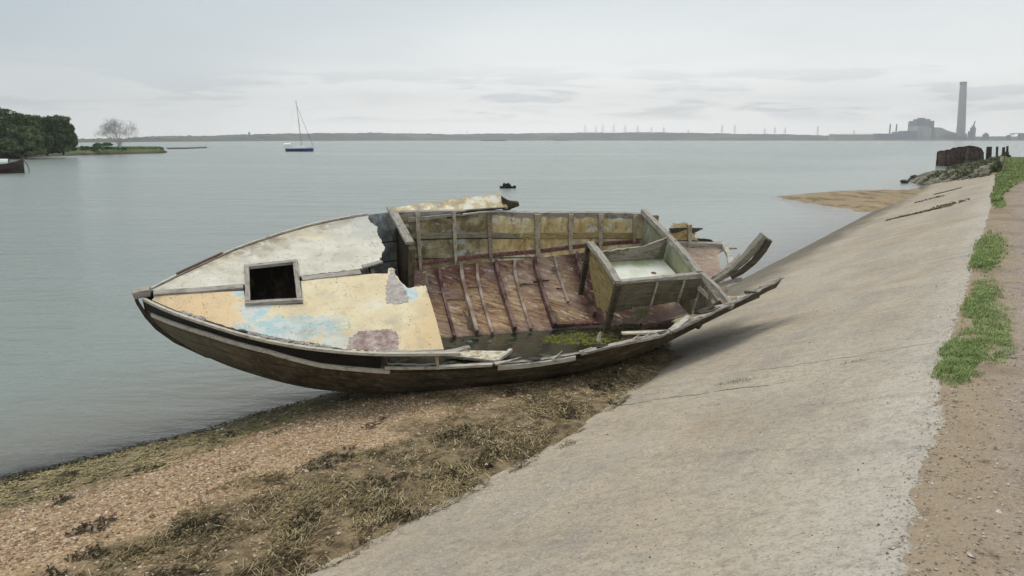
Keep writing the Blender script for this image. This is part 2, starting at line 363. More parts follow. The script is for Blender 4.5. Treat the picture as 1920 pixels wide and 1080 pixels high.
# ------------------------------------------------------------------ water
def shore_depth(x, y):
    u, v = UV(Vector((x, y, 0)))
    return max(0, -ground(u, v))
def build_water():
    m, g = mat('estuary water'); p = g.obj(); dep = g.attr('depth')
    nb = g.noise(g.mapv(p, (1, .35, 1)), .05, 4, .6); patch = g.noise(g.mapv(p, (.5, 1.6, 1)), .02, 4, .6)
    c = g.mix(nb, (.18,.22,.195), (.225,.255,.23))
    c = g.mix(g.m('MULTIPLY', g.ss(dep, 1.3, .0), .75), c, (.175,.155,.125))
    w1 = g.noise(g.mapv(p, (1.0, 1.9, 1), rot=(0,0,.5)), 3.2, 3, .6, .4); w2 = g.noise(g.mapv(p, (1, 2.4, 1), rot=(0,0,-.15)), .9, 3, .6, .3)
    w3 = g.noise(g.mapv(p, (1, 2, 1), rot=(0,0,.2)), 12, 2, .5); w4 = g.noise(g.mapv(p, (1, 3, 1)), .22, 3, .6)
    amp = g.m('MULTIPLY', g.ss(patch, .3, .6), g.m('ADD', .35, g.m('MULTIPLY', g.ss(dep, 0, 1.2), .65)))
    px_, py_, _z = g.sep(p); uu = g.m('ADD', g.m('MULTIPLY', px_, U.x), g.m('MULTIPLY', py_, U.y)); vv = g.m('ADD', g.m('MULTIPLY', px_, V.x), g.m('MULTIPLY', py_, V.y))
    calm = g.m('MULTIPLY', g.ss(g.m('ADD', vv, g.m('MULTIPLY', g.m('SUBTRACT', patch, .5), 30)), 30, 6), g.ss(uu, 10, 19)); amp = g.m('SUBTRACT', g.m('MULTIPLY', amp, g.m('SUBTRACT', 1.0, calm)), g.m('MULTIPLY', calm, .22))
    h = g.m('ADD', g.m('ADD', g.m('MULTIPLY', w1, .042), g.m('MULTIPLY', w2, .10)), g.m('ADD', g.m('MULTIPLY', w3, .011), g.m('MULTIPLY', w4, .25)))
    nrm = g.new('ShaderNodeBump', {'Height': g.m('MULTIPLY', h, g.m('ADD', .3, amp)), 'Strength': 1.0, 'Distance': 1.0}).outputs[0]
    pr = g.new('ShaderNodeBsdfPrincipled', {'Base Color': c, 'Roughness': .22, 'IOR': 1.33, 'Specular IOR Level': .5, 'Normal': nrm})
    tr = g.new('ShaderNodeBsdfTransparent')
    gl = g.new('ShaderNodeBsdfGlossy', {'Roughness': .1, 'Normal': nrm}); fr = g.new('ShaderNodeFresnel', {'IOR': 1.33, 'Normal': nrm})
    shallow = g.new('ShaderNodeMixShader', {0: fr.outputs[0], 1: tr.outputs[0], 2: gl.outputs[0]})
    f = g.m('SUBTRACT', 1.0, g.m('POWER', 2.718, g.m('MULTIPLY', dep, -9)))
    mx = g.new('ShaderNodeMixShader', {0: f, 1: shallow.outputs[0], 2: pr.outputs[0]})
    o = g.new('ShaderNodeOutputMaterial'); g.l.new(mx.outputs[0], o.inputs[0])
    us = steps((-400,-20,60),(-20,0,4),(0,14,.14),(14,64,.5),(64,110,2),(110,400,50),(400,6000,700))
    vs = steps((-2000,-4,300),(-4,4,1),(4,8.4,.12),(8.4,14,.5),(14,60,8),(60,400,60),(400,6000,700))
    verts = []; dp = []
    for u in us:
        for v in vs:
            x, y = XY(u, v); verts.append((x, y, 0)); dp.append(max(0, -ground(u, v)) if (v > .3 or u > 84) else 1)
    n = len(vs); fs = [(i*n+j, i*n+n+j, i*n+n+j+1, i*n+j+1) for i in range(len(us)-1) for j in range(n-1)]
    o = link('water', verts, fs, m); fattr(o, 'depth', dp); tag(o, kind='structure')
build_water()

# ------------------------------------------------------------------ the wreck: its own frame (X aft from the stem, Y to the far side, Z up from the sheer)
def camw(c): return Vector((c[0], c[2]*math.cos(PITCH)+c[1]*math.sin(PITCH), -c[2]*math.sin(PITCH)+c[1]*math.cos(PITCH)))
eY = camw((-540, 970, 1500)).normalized(); dX = camw((4700, 300, 1500)); dX = (dX-eY*dX.dot(eY)).normalized(); nZ = dX.cross(eY)
B0 = Vector((0, 0, EYE))+ray(262, 554)*8
BM = Matrix(((dX.x, eY.x, nZ.x, B0.x), (dX.y, eY.y, nZ.y, B0.y), (dX.z, eY.z, nZ.z, B0.z), (0,0,0,1)))
def hit(px, py, nrm, off):
    r = ray(px, py); t = ((B0-Vector((0,0,EYE))).dot(nrm)+off)/r.dot(nrm); q = Vector((0,0,EYE))+r*t-B0
    return Vector((q.dot(dX), q.dot(eY), q.dot(nZ)))
def onY(px, py, y): return hit(px, py, eY, y)
def onZ(px, py, z): return hit(px, py, nZ, z)
def onX(px, py, x): return hit(px, py, dX, x)
BF = [(0,0),(.06,.06),(.32,.33),(.68,.66),(.96,.9),(1.45,1.21),(1.9,1.44),(2.51,1.63),(2.85,1.68),(3.6,1.68),(4.15,1.63),(4.67,1.55),(5.59,1.49),(6.31,1.39),(7,1.28),(7.8,1.12)]
BN = [(0,0),(.06,.1),(.35,.38),(.70,.65),(.94,.82),(1.27,1.01),(1.65,1.17),(2.13,1.31),(2.9,1.42),(3.6,1.50),(4.5,1.50),(5.15,1.37),(6.07,1.0),(7.35,.4),(7.8,.2)]
CF = [(0,0),(.1,.02),(.3,.15),(.6,.34),(.94,.60),(1.4,.93),(2,1.2),(2.8,1.42),(3.6,1.45),(4.7,1.42),(5.6,1.38),(6.4,1.28),(7.0,1.2),(7.8,1.05)]
CN = [(0,0),(.1,.02),(.3,.15),(.6,.34),(.94,.57),(1.4,.84),(2,1.06),(2.8,1.24),(3.6,1.33),(4.5,1.33),(5.15,1.2),(6.07,.84),(7.35,.3),(7.8,.14)]
CZ = [(0,-.1),(.1,-.28),(.3,-.50),(.6,-.68),(.94,-.78),(1.4,-.84),(2,-.84),(2.8,-.78),(3.6,-.70),(4.1,-.66),(4.8,-.61),(5.6,-.53),(6.4,-.46),(7.0,-.44),(7.8,-.46)]
CZN = [(0,-.1),(.1,-.28),(.3,-.50),(.6,-.68),(.94,-.78),(1.4,-.80),(2,-.76),(2.8,-.66),(3.6,-.58),(4.1,-.54),(4.8,-.46),(5.6,-.38),(6.4,-.33),(7.0,-.33),(7.8,-.36)]
KZ = [(0,-.10),(.04,-.24),(.12,-.38),(.28,-.56),(.57,-.78),(.94,-.93),(1.4,-1.0),(2,-1.02),(5.5,-1.0),(6.4,-.86),(7.0,-.6),(7.8,-.45)]
def smooth_tab(T):      # Catmull-Rom through the lines plan
    xs = [a for a, b in T]; ys = [b for a, b in T]; out = []
    for i in range(len(T)-1):
        m0 = (ys[min(i+1, len(T)-1)]-ys[max(i-1, 0)])/(xs[min(i+1, len(T)-1)]-xs[max(i-1, 0)])
        m1 = (ys[min(i+2, len(T)-1)]-ys[i])/(xs[min(i+2, len(T)-1)]-xs[i]); h = xs[i+1]-xs[i]
        for k in range(8):
            t = k/8; out.append((xs[i]+h*t, (2*t**3-3*t*t+1)*ys[i]+(t**3-2*t*t+t)*h*m0+(-2*t**3+3*t*t)*ys[i+1]+(t**3-t*t)*h*m1))
    return out+[T[-1]]
BF, BN, CF, CN, CZ, CZN, KZ = [smooth_tab(t) for t in (BF, BN, CF, CN, CZ, CZN, KZ)]
def cY(x): return .015*min(x, 7)
def sec(x, s, far, off=0.0):
    """hull skin at station x: s 0 sheer, .5 chine, 1 keel; off moves inboard"""
    sg = 1 if far else -1
    A = Vector((sg*itp(x, BF if far else BN), 0)); Cc = Vector((sg*itp(x, CF if far else CN), itp(x, CZ if far else CZN))); K = Vector((cY(x), itp(x, KZ)))
    wt = 1.6+5*sst(x, .8, 3.0)
    def P(s):
        a, b, c = (1-s)**2, 2*wt*s*(1-s), s*s; return (A*a+Cc*b+K*c)/(a+b+c)
    p = P(s)
    if off:
        t = (P(min(1, s+.01))-P(max(0, s-.01))); t = t.normalized() if t.length > 1e-6 else Vector((0,-1))
        nrm = Vector((t.y, -t.x))*(1 if far else -1)
        if nrm.dot(Vector((cY(x), -.2))-p) < 0: nrm = -nrm
        p = p+nrm*off
    return Vector((x, p.x, p.y))
def s_at(x, z, far):
    a, b = 0, .999
    for _ in range(22):
        c = (a+b)/2
        if sec(x, c, far).z > z: a = c
        else: b = c
    return a
def on_side(px, py, far, lo=0.0, hi=.5):
    """where the line of sight meets the topside"""
    q = onY(px, py, (1.4 if far else -1.35))
    for _ in range(30):
        s = s_at(q.x, min(-.001, q.z), far); y = sec(q.x, s, far).y
        if q.z > 0: y = sec(q.x, 0, far).y
        q2 = onY(px, py, y); q = q.lerp(q2, .6)
    return q
def camber(x, y):
    b = itp(x, BF if y > 0 else BN); return .05*max(0, 1-(y/max(b, .05))**2) if b > .05 else 0
def deck(px, py, lift=0.0):
    q = onZ(px, py, 0)
    for _ in range(6): q = onZ(px, py, camber(q.x, q.y)+lift)
    return q

# ---- wreck materials (coordinates are the wreck's own)
def m_deckpaint(far):
    m, g = mat('deck paint '+('grey white' if far else 'cream')); p = g.obj(); xyz = g.sep(p)
    n1 = g.noise(p, 2.2, 5, .62); n2 = g.noise(p, 8, 5, .65); n3 = g.noise(p, 30, 4, .7); nt = g.noise(p, 7, 7, .78)
    if far:
        c = g.ramp(n1, [(0, (.38,.35,.28)), (.42, (.60,.565,.465)), (.6, (.70,.675,.59)), (1, (.76,.74,.67))])
        edge = g.m('SUBTRACT', xyz[1], g.m('MULTIPLY', xyz[0], .62))     # grime along the outer edge
        c = g.mix(g.m('MULTIPLY', g.ss(g.m('ADD', edge, g.m('MULTIPLY', n2, .6)), .10, .55), g.ss(nt, .34, .54)), c, (.27,.225,.15))
        c = g.mix(g.m('MULTIPLY', g.ss(n2, .55, .68), .55), c, (.38,.34,.26))
        c = g.mix(g.m('MULTIPLY', g.ss(g.noise(p, 1.3, 3), .54, .62), .5), c, (.78,.68,.46))
        c = g.mix(g.m('MULTIPLY', g.blob(xyz, (2.42, 1.25), (.16, .4), nt, 1.2), .6), c, (.50,.51,.49))
    else:
        c = g.ramp(n1, [(0, (.60,.47,.28)), (.45, (.72,.605,.39)), (.62, (.77,.68,.47)), (1, (.78,.72,.56))])
        c = g.mix(g.m('MULTIPLY', g.ss(g.m('ADD', xyz[0], g.m('MULTIPLY', n2, .5)), 1.45, .9), .75), c, (.74,.50,.27))
        c = g.mix(g.m('MULTIPLY', g.ss(n2, .54, .68), .4), c, (.52,.45,.32))
        c = g.mix(g.m('MULTIPLY', g.ss(g.noise(g.mapv(p, loc=(4,0,0)), 1.7, 4), .56, .66), .6), c, (.74,.70,.58))
        blue = g.blob(xyz, (1.42, -.80), (.50, .20), nt, 1.5)
        blue2 = g.blob(xyz, (1.1, -.47), (.15, .17), nt, 1.2)
        blue = g.m('MAXIMUM', blue, g.m('MAXIMUM', blue2, g.m('MAXIMUM', g.blob(xyz, (1.95, -1.10), (.30, .13), nt, 1.5), g.blob(xyz, (.98, -.13), (.10, .10), nt, 1))))
        blue = g.m('MAXIMUM', blue, g.blob(xyz, (2.62, -.33), (.12, .18), nt, 1.2))
        bc = g.mix(g.ss(n2, .44, .54), (.40,.58,.61), (.60,.63,.62)); c = g.mix(g.m('MULTIPLY', blue, g.m('ADD', .55, g.m('MULTIPLY', g.ss(n1, .40, .55), .4))), c, bc)
        c = g.mix(g.m('MULTIPLY', g.ss(g.m('ADD', g.m('ADD', xyz[0], g.m('MULTIPLY', xyz[1], -.55)), g.m('MULTIPLY', n2, .5)), 3.15, 3.5), .6), c, (.68,.47,.24))
    sm_ = g.noise(g.mapv(p, (1, 1, 1), loc=(1,9,0)), 1.8, 7, .74); c = g.mix(g.m('MULTIPLY', g.ss(sm_, .49, .64), .42), c, (.47,.42,.31) if not far else (.45,.44,.38))
    soil = g.m('MULTIPLY', g.ss(g.noise(g.mapv(p, loc=(7,2,0)), 3.0, 6, .72), .50, .68), .45); c = g.mix(soil, c, (.40,.36,.27))
    c = g.mix(g.m('MULTIPLY', g.ss(n3, .60, .70), .8), c, (.16,.14,.10))
    crack = g.ss(g.m('ABSOLUTE', g.m('SUBTRACT', g.noise(g.mapv(p, (1.3, .35, 1), loc=(2,1,0)), 2.0, 5, .7), .5)), .0035, .001)
    c = g.mix(g.m('MULTIPLY', crack, g.m('MULTIPLY', g.ss(n1, .48, .55), .8)), c, (.12,.10,.08))
    g.out(c, .75, g.bump(g.m('ADD', n2, g.m('MULTIPLY', n3, .6)), .5, .008), .3); return m
def m_wood(name, a, b, dark=(.05,.042,.035), axis=0, rough=.9, moss=0):
    m, g = mat(name); p = g.obj(); sc = [13, 13, 13]; sc[axis] = 2.2
    gr = g.noise(g.mapv(p, tuple(sc)), 3, 7, .75, .8); n = g.noise(p, 4, 5, .7); nf = g.noise(p, 26, 4, .7)
    c = g.mix(g.ss(gr, .3, .7), a, b); c = g.mix(g.m('MULTIPLY', g.ss(gr, .47, .34), .7), c, dark)
    c = g.mix(g.m('MULTIPLY', g.ss(n, .52, .7), .6), c, tuple(.55*k for k in a))
    if moss: c = g.mix(g.m('MULTIPLY', g.ss(g.noise(p, 3.1, 5, .65), .52, .6), moss), c, (.07,.085,.02))
    c = g.mix(g.m('MULTIPLY', g.ss(nf, .62, .74), .6), c, dark)
    g.out(c, rough, g.bump(g.m('ADD', gr, g.m('MULTIPLY', nf, .4)), .8, .008), .2); return m
def m_inside_side():
    m, g = mat('flaking amber paint'); p = g.obj(); xyz = g.sep(p)
    n1 = g.noise(p, 1.4, 5, .6); n2 = g.noise(p, 6, 5, .68); st = g.noise(g.mapv(p, (5, 5, .8)), 3, 5, .65); n3 = g.noise(p, 24, 4, .7)
    c = g.ramp(g.m('ADD', g.m('MULTIPLY', n1, .6), g.m('MULTIPLY', st, .4)), [(.3, (.16,.11,.05)), (.41, (.42,.28,.11)), (.52, (.62,.48,.24)), (.62, (.76,.70,.50))])
    fwd = g.ss(g.m('ADD', xyz[0], g.m('MULTIPLY', n2, .5)), 4.6, 4.1)      # forward bays: older, mildewed
    c = g.mix(g.m('MULTIPLY', fwd, .85), c, g.ramp(n2, [(.35, (.04,.034,.02)), (.48, (.15,.115,.055)), (.60, (.34,.30,.20))]))
    flake = g.ss(g.noise(g.mapv(p, (1.0, 1, 1.8)), 3.4, 7, .78), .54, .58)
    c = g.mix(g.m('MULTIPLY', flake, .9), c, g.mix(fwd, (.66,.63,.50), (.42,.47,.47)))
    c = g.mix(g.ss(g.m('ADD', xyz[0], g.m('MULTIPLY', n2, .2)), 3.0, 2.85), c, g.mix(g.ss(st, .4, .6), (.17,.19,.195), (.30,.33,.34))); c = g.mix(g.ss(xyz[0], 2.45, 2.15), c, (.018,.015,.012))  # foremost part: the darkness under the foredeck is painted in as near black
    zz = xyz[2]                                                           # plank seams
    mild = g.ss(g.noise(g.mapv(p, (3,3,1.2), loc=(5,5,0)), 2.4, 7, .78), .50, .62); c = g.mix(g.m('MULTIPLY', mild, .6), c, (.11,.085,.045))
    for z0 in (-.345, -.58): c = g.mix(g.m('MULTIPLY', g.ss(g.m('ABSOLUTE', g.m('SUBTRACT', g.m('ADD', zz, g.m('MULTIPLY', g.m('SUBTRACT', n1, .5), .02)), z0)), .012, .004), .85), c, (.03,.02,.012))
    c = g.mix(g.m('MULTIPLY', g.ss(n3, .60, .72), .7), c, (.06,.04,.02))
    c = g.mix(g.m('MULTIPLY', g.ss(g.m('ADD', zz, g.m('MULTIPLY', st, .3)), -.42, -.62), .35), c, (.18,.09,.03))
    g.out(c, .75, g.bump(g.m('ADD', n2, n3), .6, .008), .3); return m
def m_inside_bottom():
    m, g = mat('stained diagonal planking'); p = g.obj(); xyz = g.sep(p)
    # planks run diagonally across the bottom
    q = g.mapv(p, (1,1,0), rot=(0,0,R(24))); qs = g.sep(q); al = g.m('ADD', g.m('MULTIPLY', xyz[1], .85), g.m('MULTIPLY', xyz[0], .52)); ac = g.m('SUBTRACT', g.m('MULTIPLY', xyz[1], .52), g.m('MULTIPLY', xyz[0], .0))
    dg = g.m('ADD', g.m('MULTIPLY', xyz[0], .45), g.m('MULTIPLY', xyz[1], .89))
    gr = g.noise(g.comb(g.m('MULTIPLY', dg, 9), g.m('MULTIPLY', xyz[0], 1.6), 0), 2, 7, .75, .9)
    n1 = g.noise(p, 1.2, 5, .6); n2 = g.noise(p, 5, 5, .65); n3 = g.noise(p, 25, 4, .7)
    c = g.ramp(gr, [(.3, (.07,.035,.025)), (.44, (.27,.155,.09)), (.54, (.46,.30,.15)), (.64, (.66,.52,.36))])
    mar = g.mix(gr, (.075,.012,.014), (.20,.065,.06))
    hi = g.m('ADD', g.m('ADD', xyz[1], g.m('MULTIPLY', xyz[0], -.42)), g.m('MULTIPLY', n2, .9))
    c = g.mix(g.m('MULTIPLY', g.ss(hi, -.45, .25), .78), c, mar)
    pk = g.mix(gr, (.25,.15,.13), (.50,.38,.34)); c = g.mix(g.m('MULTIPLY', g.ss(n1, .47, .60), .5), c, pk)
    c = g.mix(g.m('MULTIPLY', g.m('MULTIPLY', g.ss(g.m('ADD', xyz[0], g.m('MULTIPLY', n2, .3)), 5.1, 5.4), g.ss(xyz[0], 6.35, 6.15)), .8), c, (.07,.022,.020))  # wet maroon planks, with the shade beneath the well painted in
    fl = g.ss(g.noise(g.comb(g.m('MULTIPLY', dg, 5), g.m('MULTIPLY', xyz[0], 1.6), 3), 3, 7, .8), .56, .60); c = g.mix(g.m('MULTIPLY', fl, .75), c, (.70,.62,.54)); dkn = g.ss(g.noise(g.mapv(p, loc=(3,3,3)), 3.5, 7, .78), .53, .64); c = g.mix(g.m('MULTIPLY', dkn, .6), c, (.05,.02,.02))
    sm = g.m('FRACT', g.m('MULTIPLY', dg, 6.5)); c = g.mix(g.m('MULTIPLY', g.m('MULTIPLY', g.ss(sm, .10, .02), g.ss(n2, .40, .6)), .55), c, (.06,.03,.02)); c = g.mix(g.m('MULTIPLY', g.ss(xyz[0], 5.9, 6.6), .5), c, g.mix(gr, (.34,.24,.17), (.60,.50,.42)))
    c = g.mix(g.m('MULTIPLY', g.ss(g.m('ADD', xyz[1], g.m('MULTIPLY', n2, .35)), .50, .34), .7), c, g.mix(n3, (.04,.03,.035), (.13,.095,.10)))
    c = g.mix(g.m('MULTIPLY', g.ss(n3, .6, .72), .6), c, (.05,.025,.02))
    g.out(c, .7, g.bump(g.m('ADD', gr, n3), .8, .01), .35); return m
def m_outside():
    m, g = mat('dark fouled topside'); p = g.obj(); xyz = g.sep(p)
    st = g.noise(g.mapv(p, (1.5, 6, 5)), 3, 6, .68); n1 = g.noise(p, 2.5, 5, .65); n3 = g.noise(p, 22, 5, .72)
    c = g.ramp(g.m('ADD', g.m('MULTIPLY', st, .5), g.m('MULTIPLY', n1, .5)), [(.36, (.028,.023,.015)), (.5, (.085,.065,.040)), (.64, (.19,.15,.10))])
    c = g.mix(g.m('MULTIPLY', g.ss(xyz[0], 1.5, .2), .4), c, (.30,.27,.20))
    c = g.mix(g.m('MULTIPLY', g.ss(g.m('ADD', xyz[2], g.m('MULTIPLY', n1, .5)), -.30, -.50), .7), c, g.mix(n3, (.02,.022,.010), (.09,.08,.035)))
    c = g.mix(g.m('MULTIPLY', g.ss(n3, .58, .7), .6), c, (.30,.26,.20))
    sz = g.m('FRACT', g.m('ADD', g.m('MULTIPLY', g.m('ADD', xyz[2], g.m('MULTIPLY', xyz[0], -.055)), 7.5), g.m('MULTIPLY', n1, .12)))
    c = g.mix(g.m('MULTIPLY', g.ss(sz, .09, .02), .75), c, (.008,.007,.005))
    sc_ = g.ss(g.noise(g.mapv(p, (2.0, 8, 7), loc=(3,0,0)), 2.6, 7, .8), .55, .60); c = g.mix(g.m('MULTIPLY', sc_, .5), c, (.24,.20,.15))
    g.out(c, .8, g.bump(g.m('ADD', g.m('ADD', st, n3), g.m('MULTIPLY', g.ss(sz, 0, .1), .8)), .7, .01), .3); return m
MDF, MDN = m_deckpaint(True), m_deckpaint(False)
MGREY = m_wood('grey weathered timber', (.30,.27,.235), (.46,.43,.39))
MGREYY = m_wood('grey weathered timber across', (.27,.24,.20), (.44,.41,.36), axis=1)
MPALE = m_wood('bleached timber', (.46,.42,.35), (.64,.60,.52))
MDARK = m_wood('dark rotten timber', (.05,.043,.033), (.115,.095,.07), (.012,.010,.008))
MRIB = m_wood('stained frame timber', (.19,.14,.10), (.40,.32,.24), axis=1)
MRIBZ = m_wood('pale frame timber', (.33,.26,.16), (.55,.50,.40), axis=2)
MRED = m_wood('maroon painted timber', (.15,.055,.05), (.34,.20,.17), (.03,.012,.012), axis=1)
MMOSS = m_wood('mossy bottom timber', (.14,.10,.07), (.27,.21,.15), moss=.9)
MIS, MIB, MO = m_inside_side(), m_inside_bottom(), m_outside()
m_, g = mat('wet bottom to sandy ply aft'); p = g.obj(); n = g.noise(p, 5, 6, .7); n2 = g.noise(p, 18, 5, .7); xx = g.sep(p)[0]
c = g.mix(g.ss(n, .4, .62), (.05,.028,.022), (.16,.09,.07)); c = g.mix(g.ss(g.m('ADD', xx, g.m('MULTIPLY', n, .6)), 6.35, 6.7), c, g.mix(g.ss(n2, .35, .65), (.34,.26,.16), (.60,.50,.36))); g.out(c, .85, g.bump(n2, .6, .01)); MIBN = m_
m_, g = mat('black band paint'); p = g.obj(); n = g.noise(p, 9, 5, .7); g.out(g.ramp(n, [(.35, (.004,.004,.004)), (.62, (.016,.014,.012)), (.8, (.06,.05,.04))]), .6, g.bump(n, .5, .01), .35); MBLK = m_
m_, g = mat('white tray gelcoat'); p = g.obj(); n = g.noise(p, 4, 5, .6); xyz = g.sep(p)
c = g.mix(g.ss(n, .42, .62), (.80,.81,.72), (.66,.68,.56)); c = g.mix(g.m('MULTIPLY', g.ss(g.m('ADD', xyz[1], g.m('MULTIPLY', n, .4)), .58, .80), .8), c, (.30,.33,.13)); c = g.mix(g.blob(xyz, (5.92,.27), (.035,.03), n, .6), c, (.15,.08,.06))
g.out(c, .6, g.bump(n, .2, .01), .4); MTRAY = m_
m_, g = mat('green stained white paint'); p = g.obj(); n = g.noise(g.mapv(p, (3,3,1)), 3, 6, .7); n2 = g.noise(p, 3, 4); g.out(g.mix(g.ss(n2, .4, .6), g.ramp(n, [(.3, (.12,.11,.075)), (.5, (.36,.36,.27)), (.7, (.60,.60,.50))]), g.mix(n, (.16,.17,.07), (.42,.43,.30))), .8, g.bump(n, .5, .008), .3); MGW = m_

wreck = empty('wrecked_boat', mtx=BM)
tag(wreck, 'large wrecked wooden boat with broken decks heeled over on the beach against the concrete slope', 'boat')

# ---- hull skin
def hullgrid(name, far, x0, x1, s0, s1, mats, dx=.05, ns=14, th=.028):
    """s0/s1 are functions of x; a real thickness inboard"""
    xs = list(np.arange(x0, x1, dx))+[x1]; vt, vb = [], []
    for x in xs:
        a, b = s0(x), s1(x)
        for k in range(ns+1):
            s = a+(b-a)*k/ns; vt.append(sec(x, s, far)); vb.append(sec(x, s, far, th))
    n = ns+1; N_ = len(vt); fs = []; mi = []
    for i in range(len(xs)-1):
        for k in range(ns):
            q = (i*n+k, i*n+k+1, i*n+n+k+1, i*n+n+k)
            fs.append(q if far else q[::-1]); mi.append(0); fs.append(tuple(N_+j for j in (q[::-1] if far else q))); mi.append(1)
    for i in range(len(xs)-1):
        for k in (0, ns): fs.append((i*n+k, i*n+n+k, N_+i*n+n+k, N_+i*n+k)); mi.append(2)
    for i in (0, len(xs)-1):
        for k in range(ns): fs.append((i*n+k, i*n+k+1, N_+i*n+k+1, N_+i*n+k)); mi.append(2)
    return link(name, vt+vb, fs, mats, wreck, True, mi)
def rag(x, amp, f=9, seed=0): return amp*(mn.noise(Vector((x*f, seed, 0)))+.5*mn.noise(Vector((x*f*3, seed, 5))))
# near topside: its upper edge follows what is left of it
NT = [(820,688),(900,684),(1000,677),(1080,664),(1150,648),(1185,640),(1215,634),(1240,628),(1290,606),(1340,583),(1400,556),(1475,519)]
NTL = sorted([(q.x, q.z) for q in [on_side(a, b, False) for a, b in NT]])
def near_top(x):
    if x < 2.26: return 0
    if x < 2.78: return s_at(x, -.17+rag(x, .02), False)+.0
    z = itp(x, NTL)+rag(x, .012, 14)
    return s_at(x, min(-.005, z), False)
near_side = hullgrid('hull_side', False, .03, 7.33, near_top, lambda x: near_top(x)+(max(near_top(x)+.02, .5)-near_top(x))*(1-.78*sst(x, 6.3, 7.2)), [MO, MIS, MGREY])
near_bot = hullgrid('hull_bottom', False, .03, 7.1, lambda x: max(near_top(x)+.02, .5), lambda x: 1 if x < 6.9 else 1-.4*sst(x, 6.9, 7.4)+rag(x,.04), [MO, MIBN, MDARK])
def far_top(x):
    if x < 6.34: return 0
    return min(.46, s_at(x, -.10-.10*sst(x, 6.8, 7.3), True)+.40*sst(x, 6.9, 7.3)+max(0, rag(round(x*7)/7, .10, 3, 2)+.03))
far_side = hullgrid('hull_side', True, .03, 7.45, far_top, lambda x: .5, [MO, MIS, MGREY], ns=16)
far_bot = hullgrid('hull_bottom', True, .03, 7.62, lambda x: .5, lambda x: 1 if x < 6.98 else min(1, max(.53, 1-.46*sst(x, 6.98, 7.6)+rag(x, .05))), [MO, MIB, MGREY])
def far_line(x, z, off): return sec(x, s_at(x, z, True), True, off)
# ---- stem, keel
b = MB(); b.bar([(-.05,0,.05),(-.03,0,-.08),(.03,0,-.25),(.11,0,-.40),(.27,0,-.585),(.56,.008,-.81),(.94,.014,-.96),(1.4,.02,-1.03)], .030, .03, (1,0,.3), .004)
b.build('stem', MDARK, wreck)
b = MB(); b.bar([(x, cY(x), itp(x, KZ)-.04) for x in np.arange(1.3, 6.5, .4)], .09, .09, (0,0,1), .006); b.build('keel', MDARK, wreck)
b = MB(); b.bar([(-.055,0,.02),(.02,0,.035),(.10,0,.045)], .085, .075, (0,0,1), .016, .02); b.build('stem_head', MGREY, wreck)
# ---- rails and strakes on the near side
def near_pt(x, z, off): return sec(x, s_at(x, z, False), False, off)
b = MB(); b.bar([near_pt(x, -.005, -.012)+Vector((0,0,.018)) for x in np.arange(.05, 2.95, .1)], .028, .03, (0,0,1), .005, .05); b.build('toe_rail', MPALE, wreck)
ST = [(123,330),(200,370),(300,410),(430,455),(560,497),(640,520),(760,560),(900,600),(1100,650),(1250,695)]
STP = [(240+a*.2408, 500+b_*.2407) for a, b_ in ST]+[(600,682),(680,690),(730,694)]
STL = sorted([(q.x, q.z) for q in [on_side(a, b_, False) for a, b_ in STP]])
b = MB(); b.bar([near_pt(x, itp(x, STL), -.015) for x in np.arange(.10, 2.35, .1)], .035, .04, (0,0,1), .004, .05); b.build('rubbing_strake', MPALE, wreck)
def bandz(x): return itp(x, STL)+.02
# black band painted on the plank between rail and strake
vt = []; xs = list(np.arange(.06, 2.26, .05))
for x in xs:
    for k in range(4):
        z = -.02+(bandz(x)+.02)*k/3; vt.append(sec(x, s_at(x, z, False), False, -.005))
fs = [(i*4+k, i*4+4+k, i*4+5+k, i*4+k+1) for i in range(len(xs)-1) for k in range(3)]
link('black_band', vt, fs, MBLK, wreck, True)
b = MB(); b.bar([near_pt(x, itp(x, NTL)-.0, -.006) for x in np.arange(2.25, 3.35, .08)], .03, .028, (0,0,1), .006, .04); b.build('rail_strip', MPALE, wreck)
b = MB(); b.bar([near_pt(x, itp(x, NTL)-.03, -.02) for x in np.arange(3.35, 4.22, .08)], .03, .05, (0,0,1), .010, .04); b.build('rail_strip', MPALE, wreck)
b = MB(); b.bar([near_pt(x, itp(x, NTL)+.005, .0) for x in np.arange(4.2, 5.3, .06)], .045, .03, (0,0,1), .022, .03); b.build('rail_strip', MGREY, wreck)
b = MB(); b.bar([near_pt(x, itp(x, NTL)+.004, .0) for x in np.arange(5.3, 7.42, .08)], .045, .035, (0,0,1), .018, .03, (1.2,.25)); b.build('rail_strip', MGREY, wreck)
b = MB(); b.bar([onY(*q, -1.36) for q in ((818,660),(820,686))], .035, .03, (1,0,0), .003); b.build('deck_post', MRIBZ, wreck)
b = MB(); b.bar([near_pt(x, .0, .0)+Vector((0,.02,.0)) for x in (2.2,2.5,2.8)]+[(2.93,-1.37,.0),(3.07,-1.33,.0)], .06, .025, (0,0,1), .012, .04, (1,.8)); b.build('rail_strip', MGREY, wreck)
